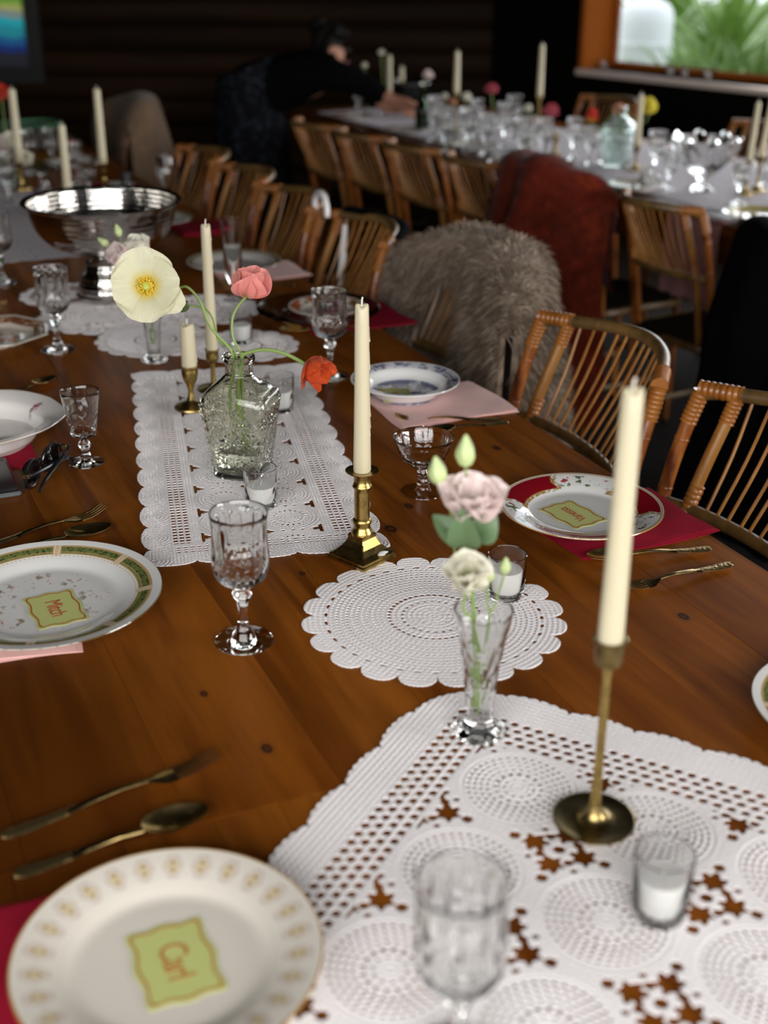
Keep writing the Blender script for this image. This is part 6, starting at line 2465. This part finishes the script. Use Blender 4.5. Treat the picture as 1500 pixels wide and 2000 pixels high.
# fingers: the near hand closes round the bottle neck, the far one rests on the table
for hi, wpt, spread in ((9, N_[8][0], 1), (13, N_[12][0], .8)):
    hp = N_[hi][0]
    d = (hp - wpt).normalized()
    sd = d.cross(Vector((0, 0, 1))).normalized()
    for k, (off, L) in enumerate(((-.026, .062), (-.009, .072), (.009, .068), (.025, .052))):
        a = hp + d * .022 + sd * off
        b_ = a + d * L * .5 + sd * off * .25 + Vector((0, 0, -.004))
        c_ = b_ + d * L * .38 + Vector((0, 0, -.020))
        i0 = len(N_)
        N_ += [(a, .0105), (b_, .009), (c_, .0075)]
        ED += [(hi, i0), (i0, i0 + 1), (i0 + 1, i0 + 2)]
    a = wpt.lerp(hp, .55) + sd * -.034 * spread
    i0 = len(N_)
    N_ += [(a, .012), (a + d * .040 + sd * -.016, .0095), (a + d * .066 + sd * -.006 + Vector((0, 0, -.008)), .008)]
    ED += [(hi, i0), (i0, i0 + 1), (i0 + 1, i0 + 2)]
body = skinned('body', N_, ED, SKIN, per)
# shape the face on the same surface: brow, nose, mouth, chin
me = body.data
up_ = (Vector((0, 0, 1)) - fdir * fdir.z).normalized()
sd_ = fdir.cross(up_)
hl = hd - Vector(per.location)
for v in me.vertices:
    q = v.co - hl
    if q.length < .16 and q.z > -.11:
        f_, u_, s_ = q.dot(fdir), q.dot(up_), q.dot(sd_)
        if f_ > 0:
            k = f_ / .09
            push = .020 * math.exp(-((u_ + .060) / .035) ** 2 - (s_ / .035) ** 2)            # chin and jaw
            push += .024 * math.exp(-((u_ + .015) / .018) ** 2 - (s_ / .013) ** 2)           # nose
            push += .007 * math.exp(-((u_ + .045) / .010) ** 2 - (s_ / .024) ** 2)           # lips
            push += .006 * math.exp(-((u_ - .025) / .012) ** 2 - (s_ / .045) ** 2)           # brow
            push -= .008 * math.exp(-((u_ - .004) / .012) ** 2 - ((abs(s_) - .030) / .014) ** 2)  # eye sockets
            v.co += fdir * push * min(1, k)
EYE = Mat('eye', (.05, .04, .035), .2).m
for s_ in (-1, 1):
    e = mesh('eye', *lathe([(0, -.010), (.007, -.007), (.010, 0), (.007, .007), (0, .010)], 14), EYE, per)
    e.location = hl + fdir * .066 + sd_ * .030 * s_ + up_ * .004
    e = mesh('ear', *lathe([(0, -.006), (.010, -.005), (.016, 0), (.010, .005), (0, .006)], 14, lambda t, z, r, i: r * (1 + .35 * abs(math.sin(t)))), SKIN, per)
    e.location = hl + sd_ * .076 * s_ - fdir * .008 - up_ * .006
    e.rotation_mode = 'QUATERNION'
    e.rotation_quaternion = (sd_ * s_ + fdir * .3).to_track_quat('Z', 'Y')
mth = mesh('mouth', *tube([hl + fdir * .083 + sd_ * .020 - up_ * .046, hl + fdir * .092 - up_ * .043, hl + fdir * .083 - sd_ * .020 - up_ * .046], [.002, .004, .002], 8), Mat('lips', (.32, .09, .07), .5), per)


def hair_fn(u, v):
    a, b_ = u * 2 * PI, v * PI
    d = Vector((math.sin(b_) * math.cos(a), math.sin(b_) * math.sin(a), math.cos(b_)))
    w = fdir * d.x + sd_ * d.y + up_ * d.z
    r = .098 + .010 * math.sin(a * 6) * math.sin(b_)
    fr = max(0, d.x)
    low = max(0, -d.z)
    return hl + w * (r * (1 - (.50 if d.x > .25 and d.z < .62 else .34 * fr ** .8 * (1 if d.z < .55 else .25))) - .02 * low * max(0, d.x)) - fdir * .012


mesh('hair', *sheet(hair_fn, 36, 20), HAIR, per)
bun = mesh('hair_bun', *lathe([(0, -.045), (.030, -.036), (.046, 0), (.030, .036), (0, .045)], 20, lambda t, z, r, i: r * (1 + .07 * math.sin(t * 5))), HAIR, per)
bun.location = hl - fdir * .095 + up_ * .045
SW = [(pelvis + Vector((-.05, 0, -.02)), (.165, .185)), (waist, (.138, .158)), (chest, (.160, .180)), (neck + Vector((-.015, 0, -.012)), .088), (sho, .078), (elbow, .060), (wrist + (elbow - wrist) * .20, .042), (sho2, .078), (Vector((-.12, Y0 + .22, .86)), .060), (Vector((-.03, Y0 + .17, .805)), .042)]
skinned('sweater', SW, [(0, 1), (1, 2), (2, 3), (2, 4), (4, 5), (5, 6), (2, 7), (7, 8), (8, 9)], BLACK_CLOTH, per)
mk = Mat('dark printed skirt', (.010, .012, .016), .9, Specular_IOR_Level=.1)
x, y, z = mk.coords()
mk.color(mk.mix(mk.voronoi(34).step(.38, .28), (.004, .0045, .006), (.020, .025, .034)))
sk_c = pelvis - Vector(per.location)


def skirt_fn(u, v):
    a = u * 2 * PI
    r = .150 + .070 * v + .012 * math.sin(a * 9) * v
    z = .15 - v * .69
    return (sk_c.x + .03 - .05 * (1 - v) * .0 + math.cos(a) * r * (.95 - .05 * v) + .02 * v, math.sin(a) * r * 1.08, sk_c.z + z + .10 * (1 - v) * math.cos(a) * .6)


mesh('skirt', *sheet(skirt_fn, 48, 20, .004), mk, per)
for s_, bx in ((-1, -.58), (1, -.64)):
    sh_ = mesh('shoe', *lathe([(0, 0), (.042, 0), (.046, .012), (.042, .035), (.026, .058), (0, .066)], 20, lambda t, z, r, i: r * (1.0 + .9 * max(0, math.cos(t)) ** 2)), BLACK, per)
    sh_.location = (bx - .08 + .70, s_ * .115, 0)
